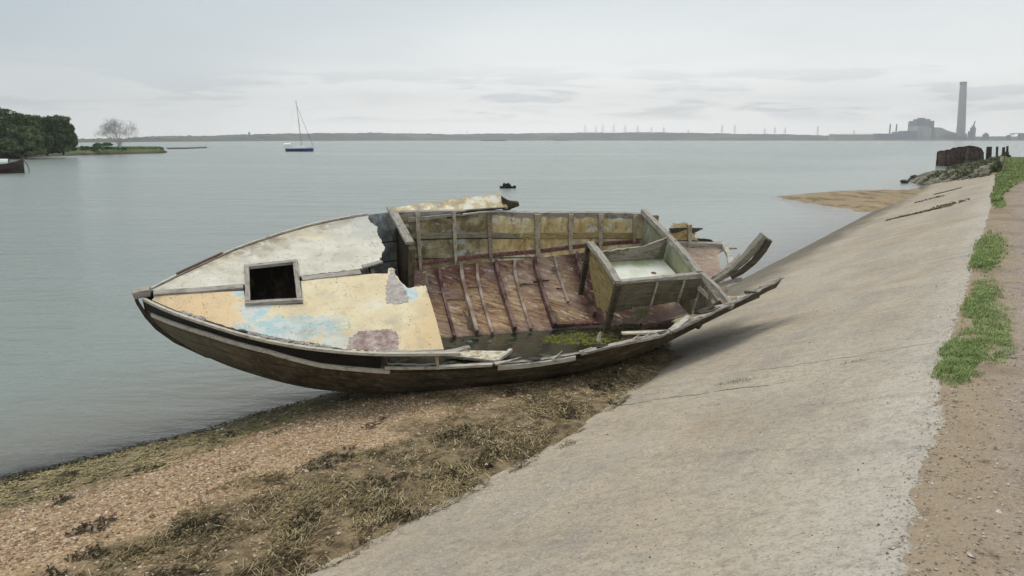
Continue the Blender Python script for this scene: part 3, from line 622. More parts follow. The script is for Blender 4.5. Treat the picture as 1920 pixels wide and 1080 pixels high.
# ---- far rail: clamp, gunwale, cream edge on deck
b = MB(); b.bar([sec(x, 0, True, .02)+Vector((0,0,-.04)) for x in np.arange(2.75, 6.3, .1)], .05, .085, (0,0,1), .010, .05); b.build('gunwale', MGREY, wreck)
b = MB(); b.bar([sec(x, 0, True, -.01)+Vector((0,0,.01)) for x in np.arange(.10, 2.6, .1)], .022, .022, (0,0,1), .004, .05); b.build('toe_rail', MPALE, wreck)
m_, g = mat('rust red strip'); n = g.noise(g.obj(), 12, 4); g.out(g.mix(n, (.05,.02,.015), (.17,.06,.04)), .7); MRUST = m_
b = MB(); b.bar([sec(x, 0, True, -.01)+Vector((0,0,.028)) for x in np.arange(.33, .80, .05)], .022, .016, (0,0,1), .002, .05); b.build('rail_capping', MRUST, wreck)
b = MB(); b.bar([far_line(x, -.31, .045) for x in np.arange(4.55, 6.25, .1)], .022, .085, (0,0,1), .003, .06); b.build('stringer', m_wood('ochre stringer', (.34,.24,.09), (.56,.44,.22)), wreck)
b = MB(); b.bar([far_line(x, -.31, .045) for x in np.arange(3.0, 4.55, .1)], .020, .065, (0,0,1), .003, .06); b.build('stringer', m_wood('mildewed stringer', (.20,.18,.12), (.40,.38,.30)), wreck)
b = MB(); b.bar([far_line(x, itp(x, CZ)+.09, .03) for x in np.arange(3.0, 6.3, .1)], .035, .05, (0,0,1), .006, .06); b.build('chine_log', MRED, wreck)
b = MB(); b.bar([sec(x, .42, True, .04) for x in np.arange(6.35, 7.45, .1)], .05, .06, (0,0,1), .010, .06); b.build('chine_log', MGREY, wreck)
# ---- far side ribs: top pixel x, width, material
for k, (px_, wd, mt, zb_) in enumerate(((785,.05,MRIBZ,.12),(853,.045,MRIBZ,.16),(918,.05,MRIB,.16),(1005,.075,MRIBZ,.14),(1065,.06,MRIBZ,.14),(1119,.06,MRIBZ,.06),(1178,.05,MRIBZ,.0),(1214,.05,MRIB,.0),(1272,.05,MRIBZ,.10))):
    x = onY(px_, 405, 1.55).x
    z0_ = -.015 if x < 6.5 else -.12; z1_ = itp(x, CZ)+.08; pts = [far_line(x+.02*j/6, z0_+(z1_-z0_)*j/6, .05) for j in range(7)]
    if zb_: pts.append(pts[-1]+Vector((.01, -.03, -zb_)))
    b = MB(); b.bar(pts, wd, .05, (0,1,0), .008, .05, (1.15,.75)); b.build('rib', mt, wreck)
def m_frame(name, a, c_):
    m, g = mat(name); p = g.obj(); n = g.noise(p, 5, 5, .65); n2 = g.noise(p, 20, 4, .7); g.out(g.mix(g.m('MULTIPLY', g.ss(n2, .56, .7), .5), g.mix(g.ss(n, .38, .62), a, c_), (.07,.04,.03)), .8, g.bump(n2, .4, .006)); return m
MFR, MFP = m_frame('maroon frame paint', (.075,.04,.035), (.26,.17,.145)), m_frame('pinkish brown frame', (.24,.16,.12), (.52,.42,.35))
# ---- bottom frames (tall sawn frames and thin battens, alternating)
for k, (a_, c_) in enumerate((((822,512),(852,632)),((862,500),(893,628)),((893,497),(924,628)),((926,492),(966,625)),((963,488),(992,612)),((998,484),(1034,606)),((1036,478),(1062,562)),((1075,474),(1112,590)),((1105,470),(1135,600)))):
    big = k % 2 == 1; x0 = onY(*a_, 1.38).x
    q0 = sec(x0, .56, True, .05)
    # lower end: meet the bottom surface along the line of sight
    q = onY(*c_, .3)
    for _ in range(25):
        ss = [(abs(sec(q.x, s_, True).y-q.y), s_) for s_ in np.linspace(.5, 1, 60)]
        s_ = min(ss)[1]; t = sec(q.x, s_, True, .04); q = q.lerp(onZ(*c_, t.z), .6)
    s_end = s_; x1 = q.x; pts = [sec(x0+(x1-x0)*j/8, .56+(s_end-.56)*j/8, True, (.065 if big else .04)) for j in range(9)]
    b = MB(); b.bar(pts, .044 if big else .036, .12 if big else .06, (0,0,1), .0022, .06); b.build('floor_frame', MFR if k in (0, 3, 5, 7) else MFP, wreck)
for x in (5.75, 6.0): # under and abaft the well
    b = MB(); b.bar([sec(x+.1*j/6, .56+.36*j/6, True, .05) for j in range(7)], .04, .06, (0,0,1), .006, .05); b.build('floor_frame', MRED, wreck)
for x0_, x1_, mt in ((5.55,5.8,MRED),(5.8,6.08,MDARK)):
    b = MB(); b.bar([sec(x0_+(x1_-x0_)*j/6, .95-.38*j/6, False, .05) for j in range(7)], .04, .05, (0,0,1), .006, .05); b.build('floor_frame', mt, wreck)

def m_frame2(name, a, c_):
    m, g = mat(name); p = g.obj(); n = g.noise(p, 9, 7, .8); n2 = g.noise(p, 45, 4, .75); c = g.mix(g.ss(n, .38, .62), a, c_); c = g.mix(g.m('MULTIPLY', g.ss(n2, .52, .66), .6), c, (.14,.09,.075)); c = g.mix(g.m('MULTIPLY', g.ss(n, .60, .64), .7), c, (.62,.58,.50)); g.out(c, .9, g.bump(n2, .8, .008)); return m
# ---- decks
PD = [(284,544),(330,521),(400,488),(450,466),(530,439),(600,419),(660,407),(692,403),(690,410),(697,418),(706,424),(708,440),(716,452),(721,466),(716,474),(712,492),(693,497),(678,503),(560,518),(554,487),(457,497),(460,533),(300,545)]
SD = [(290,556),(457,545),(462,574),(568,570),(564,527),(620,521),(700,513),(727,513),(729,503),(735,502),(741,514),(752,529),(765,540),(798,535),(806,560),(818,600),(832,655),(700,660),(655,656),(610,648),(560,640),(520,633),(470,622),(440,616),(400,604),(330,582),(285,563)]
def deckfn(x, y, t): return Vector((x, y, camber(x, y)-t))
def dpoly(P): return [(deck(*p).x, deck(*p).y) for p in P]
sheet('foredeck', jag(dpoly(PD), .012, .025, {7,8,9,10,11,12,13,14,15,16,17}, 3), deckfn, .022, [MDF, MDARK, MGREY], wreck)
sheet('foredeck', jag(dpoly(SD), .012, .025, {7,8,9,10,11,12,17,18,19,20,21,22,23}, 5), deckfn, .022, [MDN, MDARK, MGREY], wreck)
sheet('peeled_ply_patch', jag(dpoly([(725,540),(732,503),(738,505),(742,520),(760,545),(766,566),(740,571),(724,569)]), .016, .018, None, 8), lambda x, y, t: deckfn(x, y, t)+Vector((0,0,.006)), .006, m_frame2('peeled ply', (.36,.31,.28), (.52,.48,.45)), wreck, .04)
sheet('peeled_ply_patch', jag(dpoly([(672,622),(735,617),(746,630),(748,655),(700,658),(650,655),(655,636)]), .022, .018, None, 9), lambda x, y, t: deckfn(x, y, t)+Vector((0,0,.005)), .005, m_frame2('peeled pinkish ply', (.28,.185,.16), (.52,.44,.40)), wreck, .04)
def dline(P, lift=.012): return [deck(a, b_)+Vector((0,0,lift)) for a, b_ in P]
b = MB(); b.bar(dline([(288,551),(375,545),(456,538)], .002), .075, .03, (0,0,1), .006, .04); b.build('king_plank', MGREY, wreck)
b = MB(); b.bar(dline([(566,523),(610,518),(676,511)], -.004), .08, .028, (0,0,1), .010, .04); b.build('king_plank', MGREY, wreck)
b = MB(); b.bar(dline([(612,514),(640,511),(675,506)], -.01), .05, .02, (0,0,1), .016, .03); b.build('king_plank', m_wood('red brown splinter', (.20,.12,.09), (.40,.33,.28)), wreck)
b = MB(); b.bar(dline([(680,501),(700,496),(716,491)], .006), .05, .018, (0,0,1), .012, .03); b.build('broken_batten', MGREY, wreck)
# hatch frame: four mitred timbers
hc = [(463,503),(553,493),(562,566),(465,571)]
for i in range(4):
    a_, c_ = hc[i], hc[(i+1) % 4]
    pa, pb = dline([a_, c_], .015); dd = (pb-pa).normalized()*(.035 if i % 2 == 0 else -.035)
    b = MB(); b.bar([pa-dd*.8, pb+dd*.8], .048, .036+.002*i, (0,0,1), .005, .04); b.build('hatch_frame', MGREY if i % 2 == 0 else MGREYY, wreck)
# broken filler lumps and the splintered inner edge at the near side
r_ = random.Random(2)
for (x0, x1, n) in ((.40,.62,9),(1.02,1.75,34)):
    b = MB()
    for k in range(n):
        x = x0+(x1-x0)*(k+.5)/n; q = near_pt(x, -.004, .03)
        b.bar([q+Vector((-.02, r_.uniform(0,.02), 0)), q+Vector((.02, r_.uniform(0,.03), r_.uniform(0,.012)))], r_.uniform(.02,.04), r_.uniform(.02,.035), (0,0,1), .012, .02)
    b.build('rotten_edging', MGREY, wreck)
# deck beams underneath, shelf at the aft edge of the near deck
for x in (1.9, 2.35):
    b = MB(); b.bar([(x, y, camber(x, y)-.065) for y in np.linspace(-itp(x, BN)+.08, itp(x, BF)-.08, 9)], .04, .07, (0,0,1), .005); b.build('deck_beam', MDARK, wreck)
b = MB(); b.bar([(2.80, y, camber(2.8, y)-.06) for y in np.linspace(-1.3, -.15, 7)], .035, .07, (0,0,1), .006); b.build('deck_beam', MRIB, wreck)
# ---- partial bulkhead on the far side and its post
def xsheet(name, x, pts, th, m, step=.08, seed=0, amp=.006, edges=None):
    return sheet(name, jag(pts, amp, .03, edges, seed), lambda a, c, t: Vector((x+t, a, c)), th, m, wreck, step)
def inside(x, s, far=True): q = sec(x, s, far, .03); return (q.y, q.z)
xsheet('bulkhead', 2.86, [inside(2.86, .02), inside(2.86, .2), inside(2.86, .4), inside(2.86, .5), inside(2.86, .62), (.86,-.86), (.82,-.5), (.80,-.03)], .035, [MDARK, m_wood('mildewed ply', (.06,.05,.03), (.13,.10,.06)), MDARK], seed=4)  # forward face takes the dark timber colour for the shade under the deck
b = MB(); b.bar([(2.90,.78,-.03),(2.91,.80,-.45),(2.92,.84,-.86)], .085, .075, (1,0,0), .006); b.build('bulkhead_post', m_wood('brown grey post', (.12,.095,.06), (.22,.18,.12), axis=2), wreck)
b = MB(); b.bar([(2.80,1.70,.055),(2.84,1.2,.045),(2.88,.80,.02)], .10, .035, (0,0,1), .006); b.build('bulkhead_capping', MGREYY, wreck)
# ---- side deck and coaming left on the far rail
q = [Vector((2.83,1.78,.045)), Vector((4.32,1.90,.10)), Vector((4.38,1.70,.02)), Vector((2.88,1.63,-.0))]
def quadfn(q):
    def f(a, c, t):
        n_ = (q[1]-q[0]).cross(q[3]-q[0]).normalized()
        if n_.z < 0: n_ = -n_
        return q[0]*(1-a)*(1-c)+q[1]*a*(1-c)+q[2]*a*c+q[3]*(1-a)*c-n_*t+n_*(.015*math.sin(a*3))
    return f
def quad(name, pts, th, m, amp=.01, seed=1, step=.06): return sheet(name, jag([(0,0),(1,0),(1,1),(0,1)], amp, .05, None, seed), quadfn([Vector(p) for p in pts]), th, m, wreck, step)
m_, g = mat('peeling cream side deck'); p = g.obj(); n = g.noise(p, 4, 6, .7); n2 = g.noise(p, 16, 4, .7); c = g.mix(g.ss(n, .4, .52), (.80,.77,.64), (.58,.44,.22)); c = g.mix(g.m('MULTIPLY', g.ss(n, .52, .56), .8), c, (.34,.33,.28)); c = g.mix(g.m('MULTIPLY', g.ss(n2, .58, .66), .6), c, (.72,.70,.62))
g.out(c, .75, g.bump(n2, .5, .01), .3); MSDK = m_
quad('side_deck', [onY(735,390,1.80), onY(938,364,1.93), onY(952,388,1.72), onY(744,404,1.63)], .03, [MSDK, MDARK, MPALE], .006, 3)
b = MB(); b.bar([onY(*p_, 1.60) for p_ in ((765,412),(800,409),(840,404),(870,403))], .025, .06, (0,0,1), .014, .04, (1,.4)); b.build('coaming_splinter', MGREY, wreck)
b = MB(); b.bar([onY(*p_, 1.62) for p_ in ((838,407),(880,396),(915,393),(948,390))], .025, .045, (0,0,1), .016, .04, (1,.3)); b.build('coaming_splinter', MDARK, wreck)
b = MB(); b.bar([onY(*p_, 1.58) for p_ in ((868,402),(900,398),(938,396))], .02, .022, (0,0,1), .006, .04, (1,.3)); b.build('coaming_splinter', MPALE, wreck)
hp = [onY(*p_, 1.78) for p_ in ((940,368),(946,372),(955,377),(972,379),(973,385),(957,391),(952,399),(944,399))]
sheet('rail_bracket', [(p_.x, p_.z) for p_ in hp], lambda a, c, t: Vector((a, 1.76+t, c)), .05, MDARK, wreck, .05)
# ---- transom bulkhead with its capping
TX = 6.24
tp = [(1.37,.0)]+[inside(TX, s_) for s_ in (.1,.25,.4,.5,.6)]+[(.55,-.72),(.35,-.62),(-.25,-.60),(-.28,-.05)]
xsheet('transom', TX, tp, .03, [MGW, MDARK, MGREY], seed=6, edges={6,7})
xsheet('transom', TX+.004, [(-.30,-.06),(-.32,-.72),(-.48,-.66),(-.55,-.5),(-.62,-.3),(-.80,-.10)], .03, [m_wood('grey brown ply', (.15,.12,.09), (.30,.25,.19), axis=2), MDARK, MGREY], seed=7, edges={1,2,3})
b = MB(); b.bar([(TX-.01,1.40,.03),(TX,.9,.03),(TX+.0,.3,.03),(TX-.03,-.26,.015)], .07, .07, (0,0,1), .012, .04); b.build('transom_capping', MGREYY, wreck)
b = MB(); b.bar([(TX,-.26,.0),(TX+.03,-.6,.0),(TX+.06,-.92,-.06)], .05, .06, (0,0,1), .012, .04); b.build('transom_capping', MGREYY, wreck)
# ---- the square well
def bxw(name, q, wd, th, m, up=(0,0,1), rg=.008): b = MB(); b.bar(q, wd, th, up, rg, .04); return b.build(name, m, wreck)
well = empty('square_well'); well.parent = wreck
def kid(o): o.parent = well; return o
WX0, WX1, WY0, WY1 = 5.13, 6.21, -.28, .60
kid(link('tray', [(WX0+.03,WY0+.02,-.275),(WX1,WY0+.02,-.275),(WX1,WY1,-.275),(WX0+.03,WY1,-.275),(WX0+.03,WY0+.02,-.30),(WX1,WY0+.02,-.30),(WX1,WY1,-.30),(WX0+.03,WY1,-.30)], [(0,1,2,3),(7,6,5,4),(0,4,5,1),(1,5,6,2),(2,6,7,3),(3,7,4,0)], MTRAY))
b = MB(); b.bar([(5.13,.62,.01),(5.13,.3,.02),(5.12,0,.02),(5.10,-.34,.005)], .085, .05, (0,0,1), .012, .04); kid(b.build('rim', MGREYY, wreck))
b = MB(); b.bar([(5.08,-.32,.0),(5.5,-.31,.008),(5.9,-.29,.01),(6.25,-.26,.01)], .055, .035, (0,0,1), .010, .04); kid(b.build('rim', MGREY, wreck))
kid(sheet('side_board', jag([(5.10,-.02),(6.22,-.02),(6.22,-.30),(5.7,-.36),(5.12,-.42)], .008, .04, {2,3}, 2), lambda a, c, t: Vector((a, -.325+t, c)), .022, [m_wood('shade-darkened mossy board', (.10,.09,.065), (.20,.18,.13), moss=.5), MGW, MGREY], wreck))  # mossy near board, coloured darker than the far one to carry its shade
kid(sheet('side_board', jag([(5.16,-.13),(5.5,-.10),(5.9,-.07),(6.22,.05),(6.22,-.30),(5.16,-.30)], .008, .04, {0,1,2}, 3), lambda a, c, t: Vector((a, .60+t, c)), .022, [m_wood('mossy grey board', (.20,.17,.14), (.36,.32,.28), moss=.6), MDARK, MGREY], wreck))
kid(sheet('end_board', jag([(.60,-.0),(.5,-.30),(.1,-.62),(-.30,-.42),(-.30,-.0)], .008, .04, {1,2}, 4), lambda a, c, t: Vector((5.125+t, a, c)), .022, [m_wood('ochre board', (.20,.15,.06), (.40,.31,.15), axis=1), MGW, MGREY], wreck))
for px0, px1, yy, n_ in (((668,0),0,0,0),): pass
for x in (5.62, 5.98): b = MB(); b.bar([(x,-.34,-.03),(x-.02,-.34,-.36)], .025, .02, (0,1,0), .004); kid(b.build('batten', MGREY, wreck))
b = MB(); b.bar([(5.12,.62,.0),(5.12,.60,-.74)], .07, .05, (0,1,0), .006, .06, (1,.8)); kid(b.build('leg', MDARK, wreck))
b = MB(); b.bar([(5.10,-.36,-.01),(5.07,-.34,-.70)], .07, .06, (0,1,0), .006, .06, (1,.8)); kid(b.build('leg', MDARK, wreck))
kid(sheet('hanging_splinter', [(5.36,-.36),(5.58,-.36),(5.60,-.42),(5.50,-.62),(5.44,-.58),(5.38,-.48)], lambda a, c, t: Vector((a, -.345+t, c)), .015, m_wood('mossy splinter', (.22,.20,.14), (.36,.33,.24), moss=.5, axis=2), wreck))
# ---- thwart risers on the bottom
def aty(P, y): return [onY(a, b_, y) for a, b_ in P]
bxw('bearer', aty([(1034,571),(1070,569),(1104,566)], .62), .05, .045, MRED)
o = quad('riser', [onY(1032,573,.60), onY(1104,569,.60), onY(1098,592,.60), onY(1036,596,.60)], .02, [MRED, MRED, MRED], .004)
bxw('bearer', aty([(1044,608),(1085,607),(1128,606)], .22), .05, .04, MRED)
o = quad('riser', [onY(1044,610,.20), onY(1128,608,.20), onY(1124,626,.20), onY(1050,630,.20)], .02, [MDARK, MDARK, MDARK], .006)
bxw('bearer', [onY(1036,586,.34), onY(1046,608,.22)], .06, .05, MRIB)
bxw('bearer', [onY(1098,590,.42), onY(1112,604,.30), onY(1124,616,.24)], .07, .06, MMOSS)
# broken floorboard standing up among the frames
b = MB(); b.bar([onY(868,582,.42), onY(878,600,.35), onY(884,622,.28)], .09, .02, (0,1,0), .01, .05, (.15,1)); b.build('broken_board', MRIB, wreck)
b = MB(); b.bar([onY(796,510,1.0), onY(803,545,.98)], .045, .03, (0,1,0), .004); b.build('broken_board', MRIBZ, wreck)
# ---- aft of the transom
bxw('cross_frame', [sec(6.88, .47, True, .05), onY(1320,461,1.1), onY(1358,458,1.08)], .06, .07, MGREY, rg=.012)
b = MB(); b.bar([onY(1356,456,1.08), onY(1366,478,.85), onY(1371,498,.62)], .07, .05, (0,0,1), .014, .04); b.build('cross_frame', MPALE, wreck)
quad('torn_plank', [onY(1254,427,1.26), onY(1318,427,1.22), onY(1300,436,1.22), onY(1258,436,1.26)], .018, [MGREY, MDARK, MGREY], .05, 12)
quad('torn_plank', [onY(1258,438,1.24), onY(1306,437,1.22), onY(1296,456,1.2), onY(1264,458,1.22)], .018, [m_wood('amber torn plank', (.36,.24,.09), (.58,.44,.22)), MDARK, MGREY], .06, 13)
quad('torn_plank', [onY(1300,446,1.2), onY(1332,448,1.18), onY(1340,456,1.18), onY(1298,458,1.2)], .018, [m_wood('amber torn plank', (.34,.22,.10), (.52,.38,.20)), MDARK, MGREY], .06, 14)
b = MB(); b.bar([onY(1336,530,.05), onY(1366,512,.05), onY(1388,492,.04), (7.12,.03,.16), (7.22,.02,.33)], .11, .08, (0,1,0), .008, .04, (.55,1.1)); b.build('sternpost', m_wood('sternpost timber', (.20,.185,.15), (.33,.31,.26)), wreck)
b = MB(); b.bar([onY(1328,527,.12), onY(1350,513,.12), onY(1378,496,.12), onY(1393,484,.12)], .10, .07, (0,1,0), .014, .03, (.4,1.1)); b.build('sternpost_knee', m_wood('cracked grey knee', (.24,.21,.18), (.46,.43,.38)), wreck)
b = MB(); b.bar([(7.25,-.03,.30),(7.22,-.03,.16),(7.12,-.04,.0),(6.98,-.04,-.14),(6.86,-.03,-.22)], .09, .05, (0,1,0), .012, .03, (1,.7)); b.build('sternpost_knee', MDARK, wreck)
bxw('cross_frame', [onY(1330,541,.0), onY(1360,531,.0), onY(1390,523,.0)], .05, .03, MGREY)
b = MB(); b.bar([onY(1304,533,-.25), onY(1330,556,-.5), onY(1352,578,-.78)], .05, .05, (0,0,1), .01, .04); b.build('cross_frame', MPALE, wreck)
b = MB(); b.bar([onY(1308,586,-.8), onY(1330,578,-.8), onY(1352,566,-.8)], .08, .05, (0,0,1), .03, .03, (.5,.6)); b.build('torn_plank', MDARK, wreck)
quad('torn_plank', [onY(1262,600,-.72), onY(1312,588,-.72), onY(1316,598,-.78), onY(1268,616,-.85)], .02, [m_wood('sandy ply', (.34,.26,.15), (.55,.46,.32)), MDARK, MGREY], .06, 15)
# splinters along the broken near edge
b = MB(); b.bar([near_pt(5.05, -.06, .0)+Vector((-.3,.10,.03)), near_pt(5.3, -.05, .0), near_pt(5.6,-.02,.02)+Vector((0,.02,.04))], .07, .03, (0,0,1), .02, .03, (.6,.8)); b.build('torn_plank', MPALE, wreck)
b = MB(); b.bar([onY(1122,640,-1.25), onY(1127,622,-1.22)], .05, .03, (0,1,0), .02, .02, (1,.3)); b.build('torn_plank', MGREY, wreck)

# torn edge planks and loose sticks
r_ = random.Random(21); MSP = m_frame2('splintered timber', (.30,.26,.20), (.55,.50,.42))
for k in range(15):
    x = 3.5+k*.25+r_.uniform(-.08,.08); z_ = itp(x, NTL); q0 = near_pt(x, z_+.005, .01); L_ = r_.uniform(.12,.34)
    b = MB(); b.bar([q0-Vector((L_/2, r_.uniform(-.01,.03), r_.uniform(-.03,.02))), q0+Vector((0,0,.012)), q0+Vector((L_/2, r_.uniform(-.01,.05), r_.uniform(-.02,.06)))], r_.uniform(.02,.045), r_.uniform(.010,.028), (0,0,1), .016, .03, (1,.15)); b.build('splinter', (MSP, MDARK, MGREY)[k % 3], wreck)
for k in range(9):
    x = r_.uniform(3.1, 5.0); y = r_.uniform(-.2,.1); sfar = .93-.06*r_.random(); q0 = sec(x, sfar, True, .03)+Vector((0,0,.01)); a0 = r_.uniform(-.6,.6); L_ = r_.uniform(.12,.4)
    d_ = Vector((math.cos(a0), math.sin(a0), -.12*math.sin(a0)))*L_/2
    b = MB(); b.bar([q0-d_, q0+Vector((0,0,.01)), q0+d_], r_.uniform(.012,.035), r_.uniform(.010,.02), (0,0,1), .010, .03, (1,.4)); b.build('loose_stick', (MDARK, MSP, MRIB)[k % 3], wreck)
# ---- what lies inside
PZ = .655   # level of the trapped water
inv = BM.inverted()
pts_t, pts_b = [], []
def world(q): return BM @ q
for x in np.arange(1.0, 5.62, .12):
    hits = []
    for far, lo, hi in ((False, .999, .0), (True, .999, .5)):
        prev = None
        for s in np.linspace(1, 0, 120):
            zz_ = world(sec(x, s, far, .02)).z
            if zz_ >= PZ: hits.append(world(sec(x, s, far, .015))); break
    if len(hits) == 2: pts_b.append((hits[0].x, hits[0].y)); pts_t.append((hits[1].x, hits[1].y))
poly = pts_b+pts_t[::-1]
m_, g = mat('stagnant bilge water'); p = g.obj(); n = g.noise(p, 5, 5, .65); n2 = g.noise(p, 18, 4, .7)
c = g.ramp(n, [(.35, (.010,.016,.012)), (.55, (.022,.034,.022)), (.66, (.06,.075,.03))]); 
g.out(c, g.m('ADD', .06, g.m('MULTIPLY', g.ss(n, .52, .62), .5)), g.bump(n2, .25, .01), .5); MPOOL = m_
def flat(name, poly, z0, m, step=.1): return sheet(name, poly, lambda a, c, t: Vector((a, c, z0-t+.0)), .02, m, None, step)
tag(flat('bilge_water', poly, PZ, MPOOL), kind='structure')
def wxy(px, py, z): p = onz(px, py, z); return (p.x, p.y)
def tuft_mesh(name, pts, hfun, m, blades=1, wid=.006, lean=.6, parent=None, seed=1):
    """many thin bent blades; pts are (x,y,z)"""
    r = np.random.default_rng(seed); vs = []; fs = []
    for (x, y, z) in pts:
        for _ in range(blades):
            h = hfun(x, y)*r.uniform(.5, 1.2); a = r.uniform(0, math.tau); l = r.uniform(.1, lean)*h; wd = wid*r.uniform(.6, 1.4)
            dx, dy = math.cos(a), math.sin(a); sx, sy = -dy*wd/2, dx*wd/2; k = len(vs)
            vs += [(x-sx, y-sy, z), (x+sx, y+sy, z), (x+dx*l*.4+sx*.8, y+dy*l*.4+sy*.8, z+h*.6), (x+dx*l*.4-sx*.8, y+dy*l*.4-sy*.8, z+h*.6), (x+dx*l, y+dy*l, z+h)]
            fs += [(k, k+1, k+2, k+3), (k+3, k+2, k+4)]
    return link(name, vs, fs, m, parent)
def leafmat(name, a, b, scale=3, rough=.8, tr=0):
    m, g = mat(name); p = g.obj(); n = g.noise(p, scale, 4, .6); n2 = g.noise(p, scale*8, 3, .6)
    g.out(g.mix(g.ss(g.m('ADD', g.m('MULTIPLY', n, .6), g.m('MULTIPLY', n2, .4)), .35, .65), a, b), rough, None, .2); return m
# moss floating in the trapped water and debris along its margin
MM = leafmat('bright bilge moss', (.07,.075,.010), (.20,.20,.03), 6)
def clumps(name, cells, m, seed=0, sx=1.0):
    """a low lumpy mat: cells are (x,y,z,r)"""
    r = random.Random(seed); b = MB()
    for x, y, z, rr in cells:
        n = 7; a0 = r.uniform(0, 6); vs = [(x, y, z+rr*r.uniform(.25,.55))]
        for k in range(n): q = rr*r.uniform(.7, 1.25); vs.append((x+q*math.cos(a0+k*math.tau/n)*sx, y+q*math.sin(a0+k*math.tau/n), z-rr*.15))
        b.add(vs, [(0, 1+k, 1+(k+1) % n) for k in range(n)])
    return b.build(name, m)
r_ = random.Random(5); cells = []
while len(cells) < 420:
    px_, py_ = r_.uniform(1015, 1200), r_.uniform(622, 652)
    if abs(py_-(634+ (px_-1015)*-.01)) > 11*(1-abs(px_-1105)/115)+2: continue
    q = onz(px_, py_, PZ+.01); cells.append((q.x, q.y, PZ+.0, r_.uniform(.012, .035)))
tag(clumps('bilge_moss', cells, MM, 1), kind='stuff')
cells = []
MW = leafmat('dark bilge weed', (.018,.018,.008), (.10,.085,.04), 8)
for _ in range(700):
    px_ = r_.uniform(835, 1240); yb = 633-8*(px_ > 1040)+(px_ > 1130)*-8; py_ = yb+r_.gauss(0, 5)
    q = onz(px_, py_, PZ+.01); cells.append((q.x, q.y, PZ-.003, r_.uniform(.006, .024)))
for _ in range(260):
    px_ = r_.uniform(1150, 1215); py_ = r_.uniform(596, 630); q = onz(px_, py_, PZ+.02); cells.append((q.x, q.y, PZ+.01, r_.uniform(.01, .035)))
for _ in range(160):
    px_ = r_.uniform(930, 1120); py_ = r_.uniform(640, 672); q = onz(px_, py_, PZ+.01); cells.append((q.x, q.y, PZ-.004, r_.uniform(.008, .02)))
tag(clumps('bilge_weed', cells, MW, 2), kind='stuff')
# loose cream board lying in the water by the broken side
q = [onz(832,668,PZ+.03), onz(868,657,PZ+.04), onz(958,658,PZ+.05), onz(932,679,PZ+.05)]
qd = lambda a, c, t: q[0]*(1-a)*(1-c)+q[1]*a*(1-c)+q[2]*a*c+q[3]*(1-a)*c-Vector((0,0,t))
lb = empty('loose_board', q[0]); tag(lb, 'pale cream board with a raised rim lying in the dark water inside the wreck', 'board')
m_, g = mat('cream loose board'); p = g.obj(); n = g.noise(p, 9, 5, .7); g.out(g.mix(g.ss(n, .44, .6), (.66,.62,.48), (.30,.22,.13)), .8, g.bump(n, .4, .01)); MLB = m_
off = -lb.location
o = sheet('panel', jag([(0,0),(1,0),(1,1),(0,1)], .006, .1, None, 4), lambda a, c, t: qd(a, c, t)+off, .015, MLB, lb, .08)
b = MB(); b.bar([q[2]+off+Vector((0,0,.012)), q[3]+off+Vector((0,0,.012))], .04, .03, (0,0,1), .003); b.build('rim', MPALE, lb)
b = MB(); b.bar([q[0]+off+Vector((0,0,.01)), q[3]+off+Vector((0,0,.01))], .022, .02, (0,0,1), .003); b.build('rim', MPALE, lb)
# two round stones in the bilge
def rock(b, c, r, seed, sq=(1,1,.6), n=(9,6)):
    vs = []; fs = []
    for i in range(n[1]+1):
        th = math.pi*i/n[1]
        for k in range(n[0]):
            ph = math.tau*k/n[0]; d = Vector((math.sin(th)*math.cos(ph), math.sin(th)*math.sin(ph), math.cos(th)))
            f = r*(1+.42*mn.noise(d*1.3+Vector((seed*3.7, seed*1.3, 0)))+.15*mn.noise(d*3.7+Vector((seed, 0, 3))))
            vs.append((c[0]+d.x*f*sq[0], c[1]+d.y*f*sq[1], c[2]+d.z*f*sq[2]))
    for i in range(n[1]):
        for k in range(n[0]): fs.append((i*n[0]+k, (i+1)*n[0]+k, (i+1)*n[0]+(k+1) % n[0], i*n[0]+(k+1) % n[0]))
    b.add(vs, fs)
def stonemat(name, a, b_, sc=4):
    m, g = mat(name); p = g.obj(); n = g.noise(p, sc, 5, .65); n2 = g.noise(p, sc*6, 4, .6); g.out(g.mix(g.ss(n, .35, .65), a, b_), .9, g.bump(n2, .6, .02), .2); return m
MST = stonemat('grey green stone', (.10,.10,.07), (.24,.23,.18), 20)
for px_, py_, rr, lab in ((880,642,.045,'small pale stone in the bilge water beside the cream deck edge'), (918,641,.035,'small pale stone in the bilge water farther from the cream deck')):
    p = onz(px_, py_, PZ); b = MB(); rock(b, (0,0,0), rr, px_); o = b.build('stone', MST, None, True); o.location = (p.x, p.y, PZ); tag(o, lab, 'stone', 'stones in the bilge')

